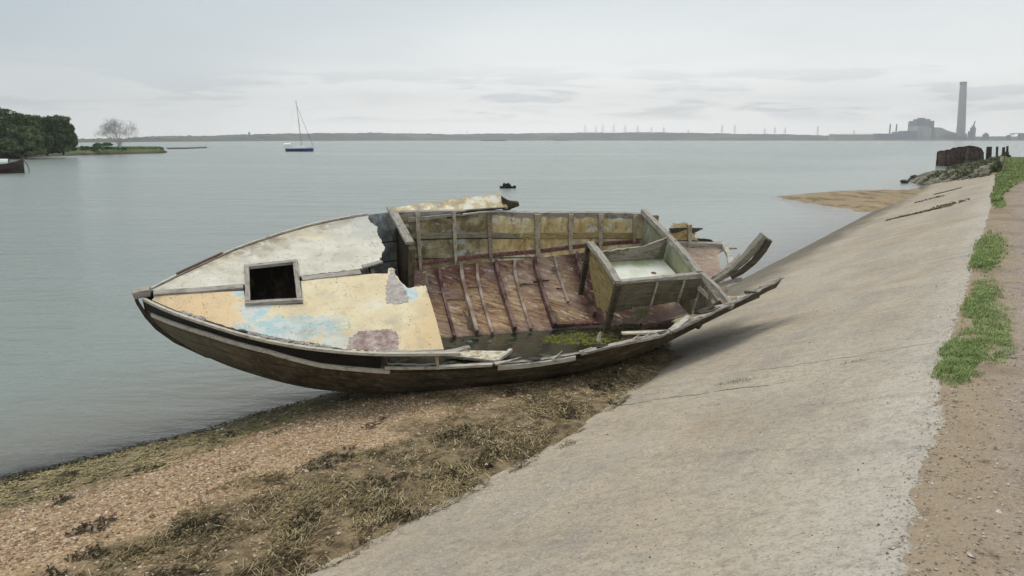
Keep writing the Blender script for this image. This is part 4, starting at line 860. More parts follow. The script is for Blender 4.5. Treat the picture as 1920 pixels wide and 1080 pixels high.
# ------------------------------------------------------------------ beach cover
def beach_t(u, v): vb, vw = itp(u, VB), itp(u, VW); return (v-vb)/(vw-vb)
def strands(name, n, cond, m, seed, L=(.05,.22), w=(.003,.008), lift=.02, curl=.8):
    r = random.Random(seed); vs = []; fs = []; cnt = 0; tries = 0
    while cnt < n and tries < n*30:
        tries += 1
        u = 1.5+ (r.random()**1.3)*9.5; v = r.uniform(2.7, 7.6)
        k = cond(u, v, r)
        if not k: continue
        cnt += 1; a = r.gauss(.15, .75); l = r.uniform(*L); wd = r.uniform(*w); bend = r.gauss(0, curl); h = r.random()**2*lift*k+.004
        x, y = XY(u, v); P_ = []
        for j in range(4):
            t = j/3; aa = a+bend*t; P_.append((x, y)); x += math.cos(aa+1.02)*l/3; y += math.sin(aa+1.02)*l/3
        uu, v2 = UV(Vector((x, y, 0))); z0 = max(ground(u, v), plane(v) if v < 4 else -9)+h; z1 = max(ground(uu, v2), plane(v2) if v2 < 4 else -9)+h*r.uniform(.2,1.5)+.003
        b0 = len(vs)
        for j, (x, y) in enumerate(P_):
            z = z0+(z1-z0)*j/3+.25*h*math.sin(j*1.05); s_ = wd/2*(1 if 0 < j < 3 else .5); px_, py_ = math.sin(a+1.02)*s_, -math.cos(a+1.02)*s_
            vs += [(x-px_, y-py_, z), (x+px_, y+py_, z+.002)]
        fs += [(b0+2*j, b0+2*j+1, b0+2*j+3, b0+2*j+2) for j in range(3)]
    return tag(link(name, vs, fs, m), kind='stuff')
def wr(u, v, r):
    t = beach_t(u, v); lim = .33+.16*mn.noise(Vector((u*.9, 3, 1)))+.22*mn.noise(Vector((u*2.2, v*2.2, 1)))
    if u > 7.2: lim += .4*sst(u, 7.0, 8.2)
    if t < -.03+.05*mn.noise(Vector((u*4, 1, 1))) or t > lim: return 0
    d = mn.noise(Vector((u*2.2, v*3.2, 8)))*1.5+.42+.7*mn.noise(Vector((u*6, v*8, 4)))
    return 1.4 if r.random() < d*(1 if t < lim-.05 else .4) else 0
MWA = leafmat('straw coloured wrack', (.24,.19,.10), (.58,.49,.31), 9, .8)
MWB = leafmat('olive wrack', (.05,.038,.018), (.30,.235,.12), 3, .9)
MWC = leafmat('black wrack', (.012,.010,.006), (.05,.042,.022), 5, 1.0)
strands('straw_wrack', 6500, wr, MWA, 1, (.03,.15), (.003,.006), .006, .25)
strands('olive_wrack', 26000, wr, MWB, 2, (.015,.06), (.004,.012), .007, 1.2)
def wk(u, v, r):
    t = beach_t(u, v)
    if not (-.02 < t < 1.03): return 0
    n_ = mn.noise(Vector((u*2.4, v*2.6, 20)))
    if t > .91+.06*mn.noise(Vector((u*2, 0, 2))): return 1.6 if r.random() < .85 else 0
    if t < .46: return 1.2 if n_+.35*mn.noise(Vector((u*7, v*7, 3))) > .36 and r.random() < .9 else 0
    if t > .62: return 1.0 if n_+.4*mn.noise(Vector((u*7, v*7, 3))) > .42 else 0
    return 0
strands('dark_wrack', 9000, wk, MWC, 3, (.02,.07), (.006,.016), .018)
def al(u, v, r):
    t = beach_t(u, v)+.14*mn.noise(Vector((u*1.4, v*1.4, 3)))
    return 1 if t > .68 and beach_t(u, v) < .99 and mn.noise(Vector((u*5, v*5, 6))) > -.18 else 0
strands('algae_mat', 12000, al, leafmat('yellow green algae', (.09,.08,.03), (.42,.36,.18), 2.2, .9), 4, (.012,.045), (.008,.020), .009, 1.2)
def ak(u, v, r):
    t = beach_t(u, v)
    return 1 if -.05 < t < .9 and mn.noise(Vector((u*2.4, v*2.6, 20))) > -.2 and r.random() < .3 else 0
# shingle pebbles
def pebbles(name, n, m, seed):
    r = random.Random(seed); vs = []; fs = []; c = 0
    O_ = [(1,0,0),(-1,0,0),(0,1,0),(0,-1,0),(0,0,1),(0,0,-1)]; FO = [(0,2,4),(2,1,4),(1,3,4),(3,0,4),(2,0,5),(1,2,5),(3,1,5),(0,3,5)]
    while c < n:
        u = 1.5+r.random()**1.3*9; v = r.uniform(3, 7.3); t = beach_t(u, v)
        if not (.0 < t < .97): continue
        if t < .40 and r.random() < .8: continue
        if t > .68 and r.random() < .75: continue
        c += 1; x, y = XY(u, v); s = r.uniform(.005, .013)*(1+(r.random() < .08)*.9); z = ground(u, v)+s*.15; a = r.uniform(0, 6); k = len(vs); ca, sa = math.cos(a), math.sin(a); e = r.uniform(.7, 1.3)
        for (p, q_, w_) in O_: X_, Y_ = p*s*e, q_*s; vs.append((x+ca*X_-sa*Y_, y+sa*X_+ca*Y_, z+w_*s*.55))
        fs += [(k+i, k+j, k+l) for i, j, l in FO]
    return tag(link(name, vs, fs, m), kind='stuff')
m_, g = mat('flint pebbles'); p = g.obj(); cb = g.sep(g.noisec(p, 60, 1)); v_ = g.sep(g.vor(p, 45, 'Color'))[0]
g.out(g.ramp(v_, [(0, (.12,.07,.04)), (.35, (.30,.19,.105)), (.6, (.45,.30,.17)), (.88, (.52,.41,.28)), (1, (.74,.68,.58))]), .65, None, .35); MPB = m_
pebbles('shingle', 30000, MPB, 4)
# pale chips, shells and droppings on the concrete
b = MB(); r_ = random.Random(8)
for k in range(50):
    u = 2.5+r_.random()**1.5*12; v = r_.uniform(.35, 3.2); x, y = XY(u, v); rock(b, (x, y, plane(v)+.008), r_.uniform(.002,.006), k, (1.4,1,.4), (6,4))
tag(b.build('chalk_chips', stonemat('chalk chip', (.62,.60,.55), (.8,.78,.74)), None), kind='stuff')

def grit(name, n, pick, m, seed, sz):
    r = random.Random(seed); b = MB(); vs = []; fs = []
    O_ = [(1,0,0),(-1,0,0),(0,1,0),(0,-1,0),(0,0,1)]; FO = [(0,2,4),(2,1,4),(1,3,4),(3,0,4)]
    for _ in range(n):
        u, v = pick(r); s = r.uniform(*sz)*(2 if r.random() < .03 else 1); x, y = XY(u, v); z = (1.412+.012*min(1,max(0,(edge(u)-v)*5)) if v < edge(u) else min(1.4, plane(v))+.008); a = r.uniform(0, 6); ca, sa = math.cos(a), math.sin(a); e = r.uniform(.6, 1.6); k = len(vs)
        for p, q, w_ in O_: vs.append((x+ca*p*s*e-sa*q*s, y+sa*p*s*e+ca*q*s, z+w_*s*.8-.001))
        fs += [(k+i, k+j, k+l) for i, j, l in FO]
    return tag(link(name, vs, fs, m), kind='stuff')
m_, g = mat('path gravel stones'); v_ = g.sep(g.vor(g.obj(), 40, 'Color'))[0]; g.out(g.ramp(v_, [(0, (.14,.105,.08)), (.3, (.29,.235,.185)), (.8, (.44,.38,.32)), (1, (.66,.60,.54))]), .9, None, .2); MGR = m_
grit('gravel', 11000, lambda r: (1.8+r.random()**1.7*16, .22-r.random()**1.2*1.8), MGR, 3, (.003,.009))
grit('gravel_spill', 1300, lambda r: (lambda u: (u, edge(u)+.03+r.gauss(0, .055)))(1.8+r.random()**1.6*14), MGR, 4, (.003,.008))
m_, g = mat('slope grit'); v_ = g.sep(g.vor(g.obj(), 30, 'Color'))[0]; g.out(g.ramp(v_, [(0, (.04,.035,.03)), (.55, (.13,.105,.08)), (.8, (.30,.25,.18)), (1, (.6,.56,.5))]), .9, None, .2)
grit('slope_grit', 1000, lambda r: (2.2+r.random()**1.6*12, r.uniform(.4, 3.0)), m_, 5, (.002,.006))

# grass along the crest
MG = leafmat('grass blade', (.16,.23,.07), (.38,.45,.20), 5, .8); MG2 = leafmat('grass blade far', (.14,.20,.06), (.30,.35,.15), 1, .8)
def grass_pts(n, blobs, seed, zb=1.41):
    r = random.Random(seed); out = []; tries = 0
    while len(out) < n and tries < n*40:
        tries += 1; bl = r.choice(blobs); u = r.gauss(bl[0], bl[2]*.55); v = r.gauss(bl[1], bl[3]*.55)
        if ((u-bl[0])/bl[2])**2+((v-bl[1])/bl[3])**2 > 1+1.6*mn.noise(Vector((u*4, v*9, seed)))+.8*mn.noise(Vector((u*13, v*22, seed))): continue
        x, y = XY(u, v); out.append((x, y, (1.405 if v < edge(u) else plane(v))+.0))
    return out
def guv(px_, py_): return UV(onz(px_, py_, 1.42))
P1 = [guv(*q_)+r2 for q_, r2 in (((1800,690),(.28,.10)),((1838,648),(.45,.16)),((1800,660),(.35,.10)),((1875,632),(.3,.07)),((1858,598),(.8,.13)),((1830,575),(.8,.08)),((1850,552),(.9,.11)))]
PATCH = []
tag(tuft_mesh('grass', grass_pts(34000, [(a_, b_, c_*1.35, d_*1.4) for a_, b_, c_, d_ in P1], 3), lambda x, y: .036, MG, 1, .005, 1.1), kind='stuff')
P2 = [guv(*q_)+r2 for q_, r2 in (((1856,465),(1.6,.16)),((1846,490),(.7,.12)),((1874,382),(1.2,.10)))]
tag(tuft_mesh('grass', grass_pts(12000, [(a_, b_, c_*1.3, d_*1.3) for a_, b_, c_, d_ in P2], 4), lambda x, y: .06, MG, 1, .009, .9, seed=3), kind='stuff')
# continuous verge farther on
pts = []; r_ = random.Random(6)
while len(pts) < 26000:
    u = 24+r_.random()**1.2*62; wd = .18+1.0*sst(u, 26, 45)+3.5*sst(u, 52, 72); v = .25-r_.uniform(-.12, 1)*wd+.12*mn.noise(Vector((u*.8, 0, 0)))
    if u < 28 and r_.random() > .3: continue
    x, y = XY(u, v); pts.append((x, y, 1.39 if v < .25 else plane(v)))
tag(tuft_mesh('verge_grass', pts, lambda x, y: .13, MG2, 1, .035, .9, seed=4), kind='stuff')
# small tufts in the joints
b_pts = []
for (px_, py_, n_, su, sv_) in ((1382,717,200,.04,.10),(1150,765,0,.03,.2),(1600,680,60,.03,.06)):
    N0 = V*.315+Vector((0,0,1)); r = ray(px_, py_); t = (1.4+.07875-EYE)/r.dot(N0); p = Vector((0,0,EYE))+r*t; u0, v0 = UV(p)
    for k in range(n_): u, v = r_.gauss(u0, su), r_.gauss(v0, sv_); x, y = XY(u, v); b_pts.append((x, y, plane(v)))
tag(tuft_mesh('joint_grass', b_pts, lambda x, y: .022, leafmat('dry tuft', (.09,.12,.03), (.27,.24,.13), 9), 1, .004, 1.5), kind='stuff')
def weedstrip(u0, v0, v1, n_, du, h):
    out = []
    for k in range(n_):
        v = r_.uniform(v0, v1); u = u0+.25*mn.noise(Vector((v*1.5, u0, 0)))+r_.gauss(0, du); x, y = XY(u, v); out.append((x, y, plane(v)))
    return out
pts = weedstrip(27.3, 1.3, 3.1, 420, .14, .05)+weedstrip(28.2, .9, 1.9, 120, .35, .05)+weedstrip(35.5, 2.0, 3.0, 130, .25, .05)+weedstrip(39, 1.6, 2.6, 160, .15, .05)
tag(tuft_mesh('slope_weed', pts, lambda x, y: .05, leafmat('dark slope weed', (.07,.06,.035), (.20,.17,.09), 3), 1, .05, 1.5), kind='stuff')

# rubble bank and scrub at the far end of the slope
b = MB(); r_ = random.Random(11)
for k in range(900):
    v = r_.uniform(.6, 6.4); ue = 46+(v-.5)*3.6; u = ue+r_.random()**1.6*18+r_.uniform(-.6,.4); z = ground(u, v); x, y = XY(u, v)
    rock(b, (x, y, z+.05), r_.uniform(.10,.34)*(1.25 if v > 4.5 else .8), k, (1.2,1,.7), (6,4))
tag(b.build('rock_rubble', stonemat('bank rubble', (.07,.065,.05), (.30,.27,.21), .8), None), kind='stuff')
pts = []
for k in range(14000):
    v = .3+r_.random()**1.4*4.6; ue = 46+(v-.5)*3.6; u = ue+r_.random()**1.5*26+.5; x, y = XY(u, v)
    if mn.noise(Vector((u*.35, v*.8, 3))) > -.12: pts.append((x, y, ground(u, v)))
tag(tuft_mesh('bank_scrub', pts, lambda x, y: .30, leafmat('bank scrub', (.06,.085,.035), (.20,.21,.11), .6), 1, .09, .9, seed=9), kind='stuff')
for k, (px_, py_, rr, lab) in enumerate(((1696,339,.22,'low dark rock standing in the water just off the rubble bank'),(1722,335,.55,'large dark rock at the seaward tip of the rubble bank'),(1672,369,.22,'small brown lump lying on top of the sand spit'))):
    p = onz(px_, py_, .15); b = MB(); rock(b, (0,0,0), rr, k+31, (1.5,1,.6), (12,8)); o = b.build('rock', stonemat('dark wet rock', (.03,.028,.022), (.11,.10,.08), 2), None, True); o.location = (p.x, p.y, .1); tag(o, lab, 'rock')

# ------------------------------------------------------------------ things on the water
def at_water(px_, py_): p = onz(px_, py_, 0); return p
def ray_at(px_, py_, D):      # the point D metres ahead
    r = ray(px_, py_); return Vector((0,0,EYE))+r*(D/r.y)
def plainmat(name, col, rough=.7, var=.25, sc=3, spec=.3):
    m, g = mat(name); p = g.obj(); n = g.noise(p, sc, 5, .65); g.out(g.mix(g.ss(n, .35, .65), tuple(c*(1-var) for c in col), tuple(min(1, c*(1+var)) for c in col)), rough, None, spec); return m
def hull_loft(name, st, m, parent, deck=True):
    """st: (x, [(y,z)...]) half sections from sheer to keel, mirrored"""
    vs = []; fs = []; n = len(st[0][1])
    for x, hs in st: vs += [(x, y, z) for y, z in hs]+[(x, -y, z) for y, z in hs[::-1]]
    w_ = 2*n
    for i in range(len(st)-1):
        for k in range(w_-1): fs.append((i*w_+k, i*w_+k+1, (i+1)*w_+k+1, (i+1)*w_+k))
        if deck: fs.append((i*w_, (i+1)*w_, (i+1)*w_+w_-1, i*w_+w_-1))
    fs += [tuple(range(w_))[::-1], tuple(range((len(st)-1)*w_, len(st)*w_))]
    return link(name, vs, fs, m, parent, False)
# yacht at anchor
p = at_water(562, 284); D = p.y; k = D/F*1.0
yt = empty('sailing_yacht', (p.x, p.y, 0), R(8)); tag(yt, 'white and blue sailing yacht with bare mast anchored in mid channel', 'sailing yacht')
L = 50*D/1490; hl = L/2
st = []
for t, bw, sh, kz in ((-1,.75,.95,-.05),(-.85,1.0,.92,-.2),(-.4,1.25,.88,-.4),(.1,1.25,.95,-.45),(.5,.95,1.1,-.4),(.8,.5,1.25,-.25),(1.0,.04,1.45,.5)): st.append((t*hl, [(bw, sh), (bw*.97, sh*.62), (bw*.8, .1), (0, kz)]))
MWH = plainmat('white yacht gelcoat', (.78,.78,.78), .35, .05); MBL = plainmat('navy hull paint', (.035,.045,.20), .35, .1); MALU = plainmat('mast alloy', (.33,.34,.36), .5, .1)
hull_loft('hull', [(x, [(y*1.012, min(z, .74+.12*max(0, x/hl))) for y, z in hs]) for x, hs in st], MBL, yt, False)
hull_loft('topside', [(x*.998, [(y, z) for y, z in hs[:2]]+[(hs[1][0]*.9, hs[1][1]*.98), (0, hs[1][1]*.9)]) for x, hs in st], MWH, yt)
hull_loft('cabin', [(x, [(w_, .95), (w_*.9, h_), (w_*.5, h_+.06), (0, h_+.08)]) for x, w_, h_ in ((-.9,.6,1.35),(-.2,.7,1.42),(.9,.6,1.36),(1.5,.35,1.12))], MWH, yt, False)
b = MB(); b.tube([(.55,0,1.0),(.25,0,6),(-.35,0,13.0)], .085, 8, .06); b.build('mast', MALU, yt)
b = MB(); b.tube([(.5,0,2.15),(-2.6,0,2.25)], .09, 8); b.build('boom', MWH, yt)
b = MB(); b.tube([(hl-.1,0,1.45),(-.15,0,11.4)], .055, 6, .035); b.build('forestay', plainmat('furled sail grey', (.16,.17,.19)), yt)
b = MB(); b.tube([(-hl,0,1.3),(-.35,0,12.9)], .012, 5); b.tube([(.4,1.1,1),(-.1,0,8.5)], .012, 5); b.tube([(.4,-1.1,1),(-.1,0,8.5)], .012, 5); b.build('shroud', MALU, yt)
b = MB()
for i in range(7):
    a0 = math.pi*i/6; b.add([(-3.9, .75*math.cos(a0), 1.55+.6*math.sin(a0)), (-2.1, .75*math.cos(a0), 1.6+.6*math.sin(a0))], [])
b.f = [(2*i, 2*i+1, 2*i+3, 2*i+2) for i in range(6)]; b.build('spray_hood', MWH, yt)
b = MB()
for x in (-3.6,-2.9,-2.2): b.tube([(x,.8,.9),(x,.8,1.6),(x,-.8,1.6),(x,-.8,.9)], .025, 5)
b.tube([(-3.6,.8,1.6),(-2.2,.8,1.6)], .03, 5); b.build('rail', plainmat('rusty brown fittings', (.20,.11,.09)), yt)
# moored boat cut by the left edge
p = at_water(5, 325); mb = empty('moored_boat', (p.x-.55, p.y-.3, 0), R(30)); tag(mb, 'dark brown wooden boat with a white cover moored at the left edge', 'boat')
MBR = plainmat('dark brown hull', (.045,.028,.022), .6, .4, 2); st = []
for x, bw, sh, kz in ((-4,.9,.78,-.2),(-2,1.1,.72,-.4),(0,1.05,.74,-.4),(1.1,.7,.86,-.35),(1.6,.45,.98,-.2),(1.95,.25,1.10,.35),(2.35,.05,1.26,1.0)): st.append((x, [(bw, sh), (bw*.93, sh*.5), (bw*.55, .0), (0, kz)]))
hull_loft('hull', st, MBR, mb)
b = MB()
for i in range(8):
    a0 = math.pi*i/7; b.add([(-4, .85*math.cos(a0), (.76+.62*math.sin(a0))), (1.15, .66*math.cos(a0), .84+.46*math.sin(a0))], [])
b.f = [(2*i, 2*i+1, 2*i+3, 2*i+2) for i in range(7)]+[tuple(2*i+1 for i in range(8))]; b.build('cover', plainmat('white boat cover', (.62,.68,.64), .7, .1), mb)
b = MB(); b.bar([(1.2,-.68,.86),(1.2,-.5,1.2),(1.2,0,1.32),(1.2,.5,1.2),(1.2,.68,.86)], .05, .05, (1,0,0)); b.build('cover_hoop', MBR, mb)
b = MB(); b.bar([(-3,-1.02,.76),(0,-1.06,.76),(1.1,-.71,.88),(1.6,-.47,1.0),(2.0,-.22,1.13),(2.38,0,1.28)], .05, .08); b.build('gunwale', plainmat('red brown gunwale', (.09,.045,.04)), mb)
b = MB(); b.tube([(2.3,0,1.2),(2.6,0,.8),(2.72,0,.35),(2.66,0,-.1)], .03, 6); b.build('mooring_chain', MBR, mb)
# stumps of an old mooring in the water
p = at_water(952, 353); ms = empty('mooring_stumps', (p.x, p.y, 0)); tag(ms, 'black rotten stumps breaking the water beyond the wreck', 'stumps')
MBKS = plainmat('black rotten stump', (.014,.012,.012), .7, .4, 9); kk = p.y/1475
for x, w_, h_ in ((-12,5,4),(-4.5,8,9),(1.5,8,8.5),(5.5,5,4),(12,5,5)):
    b = MB(); rock(b, (x*kk, 0, h_*kk*.42), w_*kk*.66, x+40, (1,1,h_/w_), (9,7)); b.build('stump', MBKS, ms)
b = MB(); b.bar([(-13*kk,0,.0),(13*kk,0,.01)], .2, .08, (0,0,1), .03); b.build('base_beam', MBKS, ms)
# hulk of a barge beyond the rubble bank
p = at_water(1796, 311); hk = empty('barge_hulk', (p.x, p.y, 0), R(-12)); tag(hk, 'black rotting barge hulk lying beyond the rubble bank', 'barge')
kk = p.length/1660
m_, g = mat('rotten black planking'); q_ = g.obj(); n = g.noise(g.mapv(q_, (.6,.6,6)), 2, 6, .7); n2 = g.noise(g.mapv(q_, (5,5,.5)), 2, 5, .7); g.out(g.mix(g.ss(n2, .45, .65), g.ramp(n, [(.35, (.035,.022,.018)), (.55, (.11,.07,.055)), (.7, (.20,.15,.12))]), (.02,.014,.012)), .9, g.bump(n, .8, .1)); MHK = m_
wv, wf = [], []; nseg = 26
for i in range(nseg+1):
    t = i/nseg; a0 = math.pi*(1.06-1.12*t); x = -math.copysign(abs(math.cos(a0))**.62, -math.cos(a0))*34.5*kk*1.0; y = -(math.sin(a0))*3.2
    top = itp(x/(34.5*kk), [(-1,25),(-.7,30),(-.2,35),(.25,35),(.55,31),(.78,25),(.92,17),(1,8)])*kk+.2*mn.noise(Vector((i*1.3,0,0)))
    wv += [(x*.95, y*.9, -.4), (x, y, top*.55), (x*1.0, y, top)]+[(x*.9, y*.82, top), (x*.86, y*.8, -.4)]
for i in range(nseg):
    for j in range(4): wf.append((i*5+j, i*5+5+j, i*5+6+j, i*5+j+1))
link('hull', wv, wf, MHK, hk)
b = MB()
for i in range(1, nseg, 5):
    v0 = wv[i*5+2]; b.bar([(v0[0]*1.01, v0[1]*1.01-.03, .0), (v0[0]*1.01, v0[1]*1.01-.03, v0[2]+.06)], .14, .12, (0,1,0), .02)
b.bar([(wv[i*5+2][0], wv[i*5+2][1], wv[i*5+2][2]+.02) for i in range(1, nseg)], .12, .12, (0,0,1), .05, .5); b.build('frame_timber', MHK, hk)
b = MB(); b.bar([(-5*kk,-3.3,-.2),(-3*kk,-3.25,1.0),(-2*kk,-3.2,2.1)], .35, .3, (0,1,0), .03); b.build('sternpost', plainmat('grey rotten timber', (.09,.075,.06), .9, .4), hk)
# timber posts beyond the bank
pl = [(1851,296,275,5,.5,'thick dark leaning post nearest the barge hulk'),(1856,296,275,5,.5,'dark leaning post just right of the thick leaning post'),(1869,292,275,4,.3,'slim dark post between the leaning pair and the crest'),(1881,292,276,5,.3,'dark post beside the pale marker post'),(1888,290,274,4,.3,'rightmost dark post behind the bush on the crest')]
MPO = plainmat('dark timber post', (.05,.042,.038), .9, .4, 4)
for px_, yb, yt_, wd, ln, lab in pl:
    a = ray_at(px_, yb, 74); t_ = ray_at(px_+ln*3, yt_, 74); b = MB(); b.bar([(0,0,-1.3-(a.z-1)*0),(0,0,0),(t_.x-a.x, 0, t_.z-a.z)], wd*.040, wd*.036, (0,1,0), .02, .2, (1.1,.9)); o = b.build('timber_post', MPO); o.location = a; tag(o, lab, 'post', 'old timber posts beyond the bank')
u0, v0 = UV(onz(1874, 322, 1.4)); x, y = XY(u0, v0); kk = y/1475
pm = empty('marker_post', (x, y, 1.38)); tag(pm, 'slim pale grey marker post at the edge of the verge grass', 'post')
b = MB(); b.bar([(0,0,0),(.02,0,.4),(.08,0,30*kk)], .11, .11, (0,1,0), .008); b.build('shaft', plainmat('pale grey post', (.36,.37,.31), .9, .2), pm)
b = MB(); b.box((.01,-.07,30*kk-.03), (.15,.07,30*kk+.02)); b.build('cap', MPO, pm)

# ------------------------------------------------------------------ far shore
def bushleaf(name, m, pts, sz, seed, parent=None):
    r = np.random.default_rng(seed); P_ = np.array(pts, float); n = len(P_)
    d1 = r.normal(size=(n,3)); d1 /= np.linalg.norm(d1, axis=1)[:,None]; d2 = np.cross(d1, r.normal(size=(n,3))); d2 /= np.linalg.norm(d2, axis=1)[:,None]
    s = sz*r.uniform(.5, 1.4, (n,1)); vs = np.concatenate([P_-d1*s, P_+d2*s*.45, P_+d1*s, P_-d2*s*.45], 1).reshape(-1, 3)
    return link(name, vs.tolist(), [(4*i, 4*i+1, 4*i+2, 4*i+3) for i in range(n)], m, parent)
def crown_pts(n, rx, ry, rz, z0, seed, lobes=16):
    r = random.Random(seed); L_ = []
    for k in range(lobes):
        a = r.uniform(0, math.tau); e = r.uniform(-.7, 1); rr = r.uniform(.45, .85); L_.append((rx*rr*math.cos(a)*math.sqrt(1-.6*e*e), ry*rr*math.sin(a)*math.sqrt(1-.6*e*e), z0+rz*e*.72, r.uniform(.15, .38)))
    out = []
    for k in range(n):
        l = r.choice(L_); d = Vector((r.gauss(0,1), r.gauss(0,1), r.gauss(0,1))).normalized()*(r.random()**.35)
        out.append((l[0]+d.x*l[3]*rx, l[1]+d.y*l[3]*ry, l[2]+d.z*l[3]*rz*1.05))
    return out
MBARK = plainmat('dark bark', (.06,.05,.04), .9, .3)
def branchy(b, p, d, L, r, depth, rnd, tips, spread=.55):
    pts = [p]; q = p.copy()
    for k in range(3): d = (d+Vector((rnd.uniform(-1,1), rnd.uniform(-1,1), rnd.uniform(-.4,.7)))*.16).normalized(); q = q+d*L/3; pts.append(q.copy())
    b.tube(pts, r, 5 if depth > 2 else 3, r*.6)
    if depth == 0: tips.append(q); return
    for k in range(rnd.choice((2,3,3)) if depth > 1 else 3):
        nd = (d+Vector((rnd.gauss(0,1), rnd.gauss(0,1), rnd.gauss(0,.6)))*spread).normalized(); branchy(b, pts[rnd.choice((2,3,3))], nd, L*rnd.uniform(.62,.85), r*.6, depth-1, rnd, tips, spread)
MCR = [leafmat('willow foliage '+s, a, c, .9, .8) for s, a, c in (('deep', (.028,.055,.02), (.12,.165,.07)), ('mid', (.035,.07,.025), (.15,.20,.085)), ('light', (.05,.09,.035), (.19,.24,.11)))]
def isl(px_, py_): return onz(px_, py_, .5)
def deciduous(px_, yb, ytop, wpx, D, mt, label, seed, n=9000, lobes=34, grp='trees on the low island'):
    a = ray_at(px_, yb, D); k = D/1475; h = (yb-ytop)*k; t = empty('willow_tree', (a.x, a.y, a.z)); tag(t, label, 'tree', grp); rnd = random.Random(seed); b = MB(); tips = []
    branchy(b, Vector((0,0,-.5)), Vector((0,0,1)), h*.42, .22, 2, rnd, tips, .5); b.build('trunk', MBARK, t)
    bushleaf('crown', mt, crown_pts(n, wpx*k/2*1.12, wpx*k/2, h*.50, h*.46, seed, lobes)+crown_pts(n//2, wpx*k/2*1.15, wpx*k/2, h*.26, h*.16, seed+50, lobes)+crown_pts(n//5, wpx*k/2*.85, wpx*k/2*.85, h*.20, h*.92, seed+80, 40), .25, seed, t)
for (px_, yb, yt_, wp, D, mi, lab, sd) in ((-42,292,212,80,128,0,'dark willow at the left picture edge, behind the others',1),(2,291,212,70,132,1,'tallest willow at the left end of the island clump',2),(34,290,219,60,134,0,'dark green willow second from the left picture edge',3),(62,288,223,58,137,1,'flat topped willow in the middle of the island clump',4),(88,287,224,52,139,0,'dense dark willow right of the middle of the clump',5),(118,285,222,46,141,1,'rounded willow at the right end of the island clump',6),(48,290,240,60,128,2,'low bushy willow in front of the middle of the clump',7)):
    deciduous(px_, yb, yt_+4, wp, D, MCR[mi], lab, sd)
# bare tree
a = ray_at(224, 279, 172); k = 172/1475; t = empty('bare_tree', (a.x, a.y, a.z)); tag(t, 'leafless pale grey spreading tree standing alone on the island', 'tree')
MBT = plainmat('pale grey bark', (.44,.41,.40), .9, .12); rnd = random.Random(12)
b = MB(); b.tube([(0,0,-1),(0,0,.6),(.1,0,1.6)], .40, 8, .26); b.build('trunk', MBT, t)
b = MB(); tips = []
for j in range(11):
    a0 = j*math.tau/11*3+.3; branchy(b, Vector((.05,0,.3+.13*j)), Vector((math.cos(a0)*(.95 if j < 6 else .35), math.sin(a0)*.5, .95)).normalized(), 2.1, .085, 5 if j % 3 else 4, rnd, tips, .40)
zmx = max(v[2] for v in b.v); f = (279-223)*k/zmx; xm = max(abs(v[0]) for v in b.v); fx = 38*k/xm
b.v = [(x*fx, y*fx, z*f) for x, y, z in b.v]; b.build('crown', MBT, t)
bushleaf('buds', MBT, [(q.x*fx+rnd.gauss(0,.3), q.y*fx+rnd.gauss(0,.3), q.z*f+rnd.gauss(0,.2)) for q in tips for _ in range(3)], .09, 5, t)
# bushes on the island
def bush(px_, yb, ytop, wpx, D, mt, label, seed, n=2500):
    a = ray_at(px_, yb, D); k = D/1475; h = (yb-ytop)*k; t = empty('bush', (a.x, a.y, a.z)); tag(t, label, 'bush', 'bushes on the island')
    b = MB(); rnd = random.Random(seed); branchy(b, Vector((0,0,-.3)), Vector((0,0,1)), h*.4, .08, 1, rnd, []); b.build('stem', MBARK, t)
    bushleaf('foliage', mt, crown_pts(n, wpx*k/2, wpx*k/2, h*.55, h*.45, seed, 12), .18, seed, t)
MGB = leafmat('bright bush', (.035,.10,.02), (.09,.19,.05), .6)
bush(192, 280, 267, 46, 165, MGB, 'bright green rounded bush beside the bare tree', 21)
bush(160, 282, 274, 16, 160, MCR[1], 'small dark bush left of the bright green bush', 22, 900)
bush(228, 281, 276, 20, 160, MGB, 'low green bush under the bare tree', 23, 700)
bush(1886, 297, 288, 12, 72, MCR[0], 'dark green bush at the foot of the posts on the crest', 24, 900)
# island ground
m_, g = mat('island turf'); q_ = g.obj(); n = g.noise(q_, .12, 4); n2 = g.noise(q_, 1.2, 4); z_ = g.sep(q_)[2]
c = g.mix(n2, (.07,.125,.035), (.14,.19,.07)); c = g.mix(g.ss(n, .5, .62), c, (.20,.20,.11)); c = g.mix(g.ss(z_, .55, .28), c, (.11,.075,.055)); g.out(c, .95); MTF = m_
iv, if_ = [], []; edgeP = [onz(a_, b_, 0) for a_, b_ in ((-420,311),(-150,304),(0,298),(80,294),(160,291),(240,289),(300,287.5),(313,286.3))]
nj = 12
for i in range(61):
    t_ = i/60*(len(edgeP)-1); j = min(int(t_), len(edgeP)-2); e = edgeP[j].lerp(edgeP[j+1], t_-j); d_ = Vector((e.x, e.y, 0)).normalized(); wd = 70*(1-sst(i/60, .72, 1.0))+2.0
    for q in range(nj+1):
        s_ = q/nj; hz = 1.25*min(1, s_*7, (1-s_)*8)*(1-sst(i/60, .86, 1)*.6)*(1 if q not in (0, nj) else 0)-.15+.10*mn.noise(Vector((i*.7, q*.9, 0)))
        pp = e+d_*wd*(s_**1.6 if s_ < .9 else s_); iv.append((pp.x, pp.y, hz))
if_ = [(i*(nj+1)+q, (i+1)*(nj+1)+q, (i+1)*(nj+1)+q+1, i*(nj+1)+q+1) for i in range(60) for q in range(nj)]
o = link('island_ground', iv, if_, MTF, None, True); tag(o, kind='structure')
pts = []; r_ = random.Random(33)
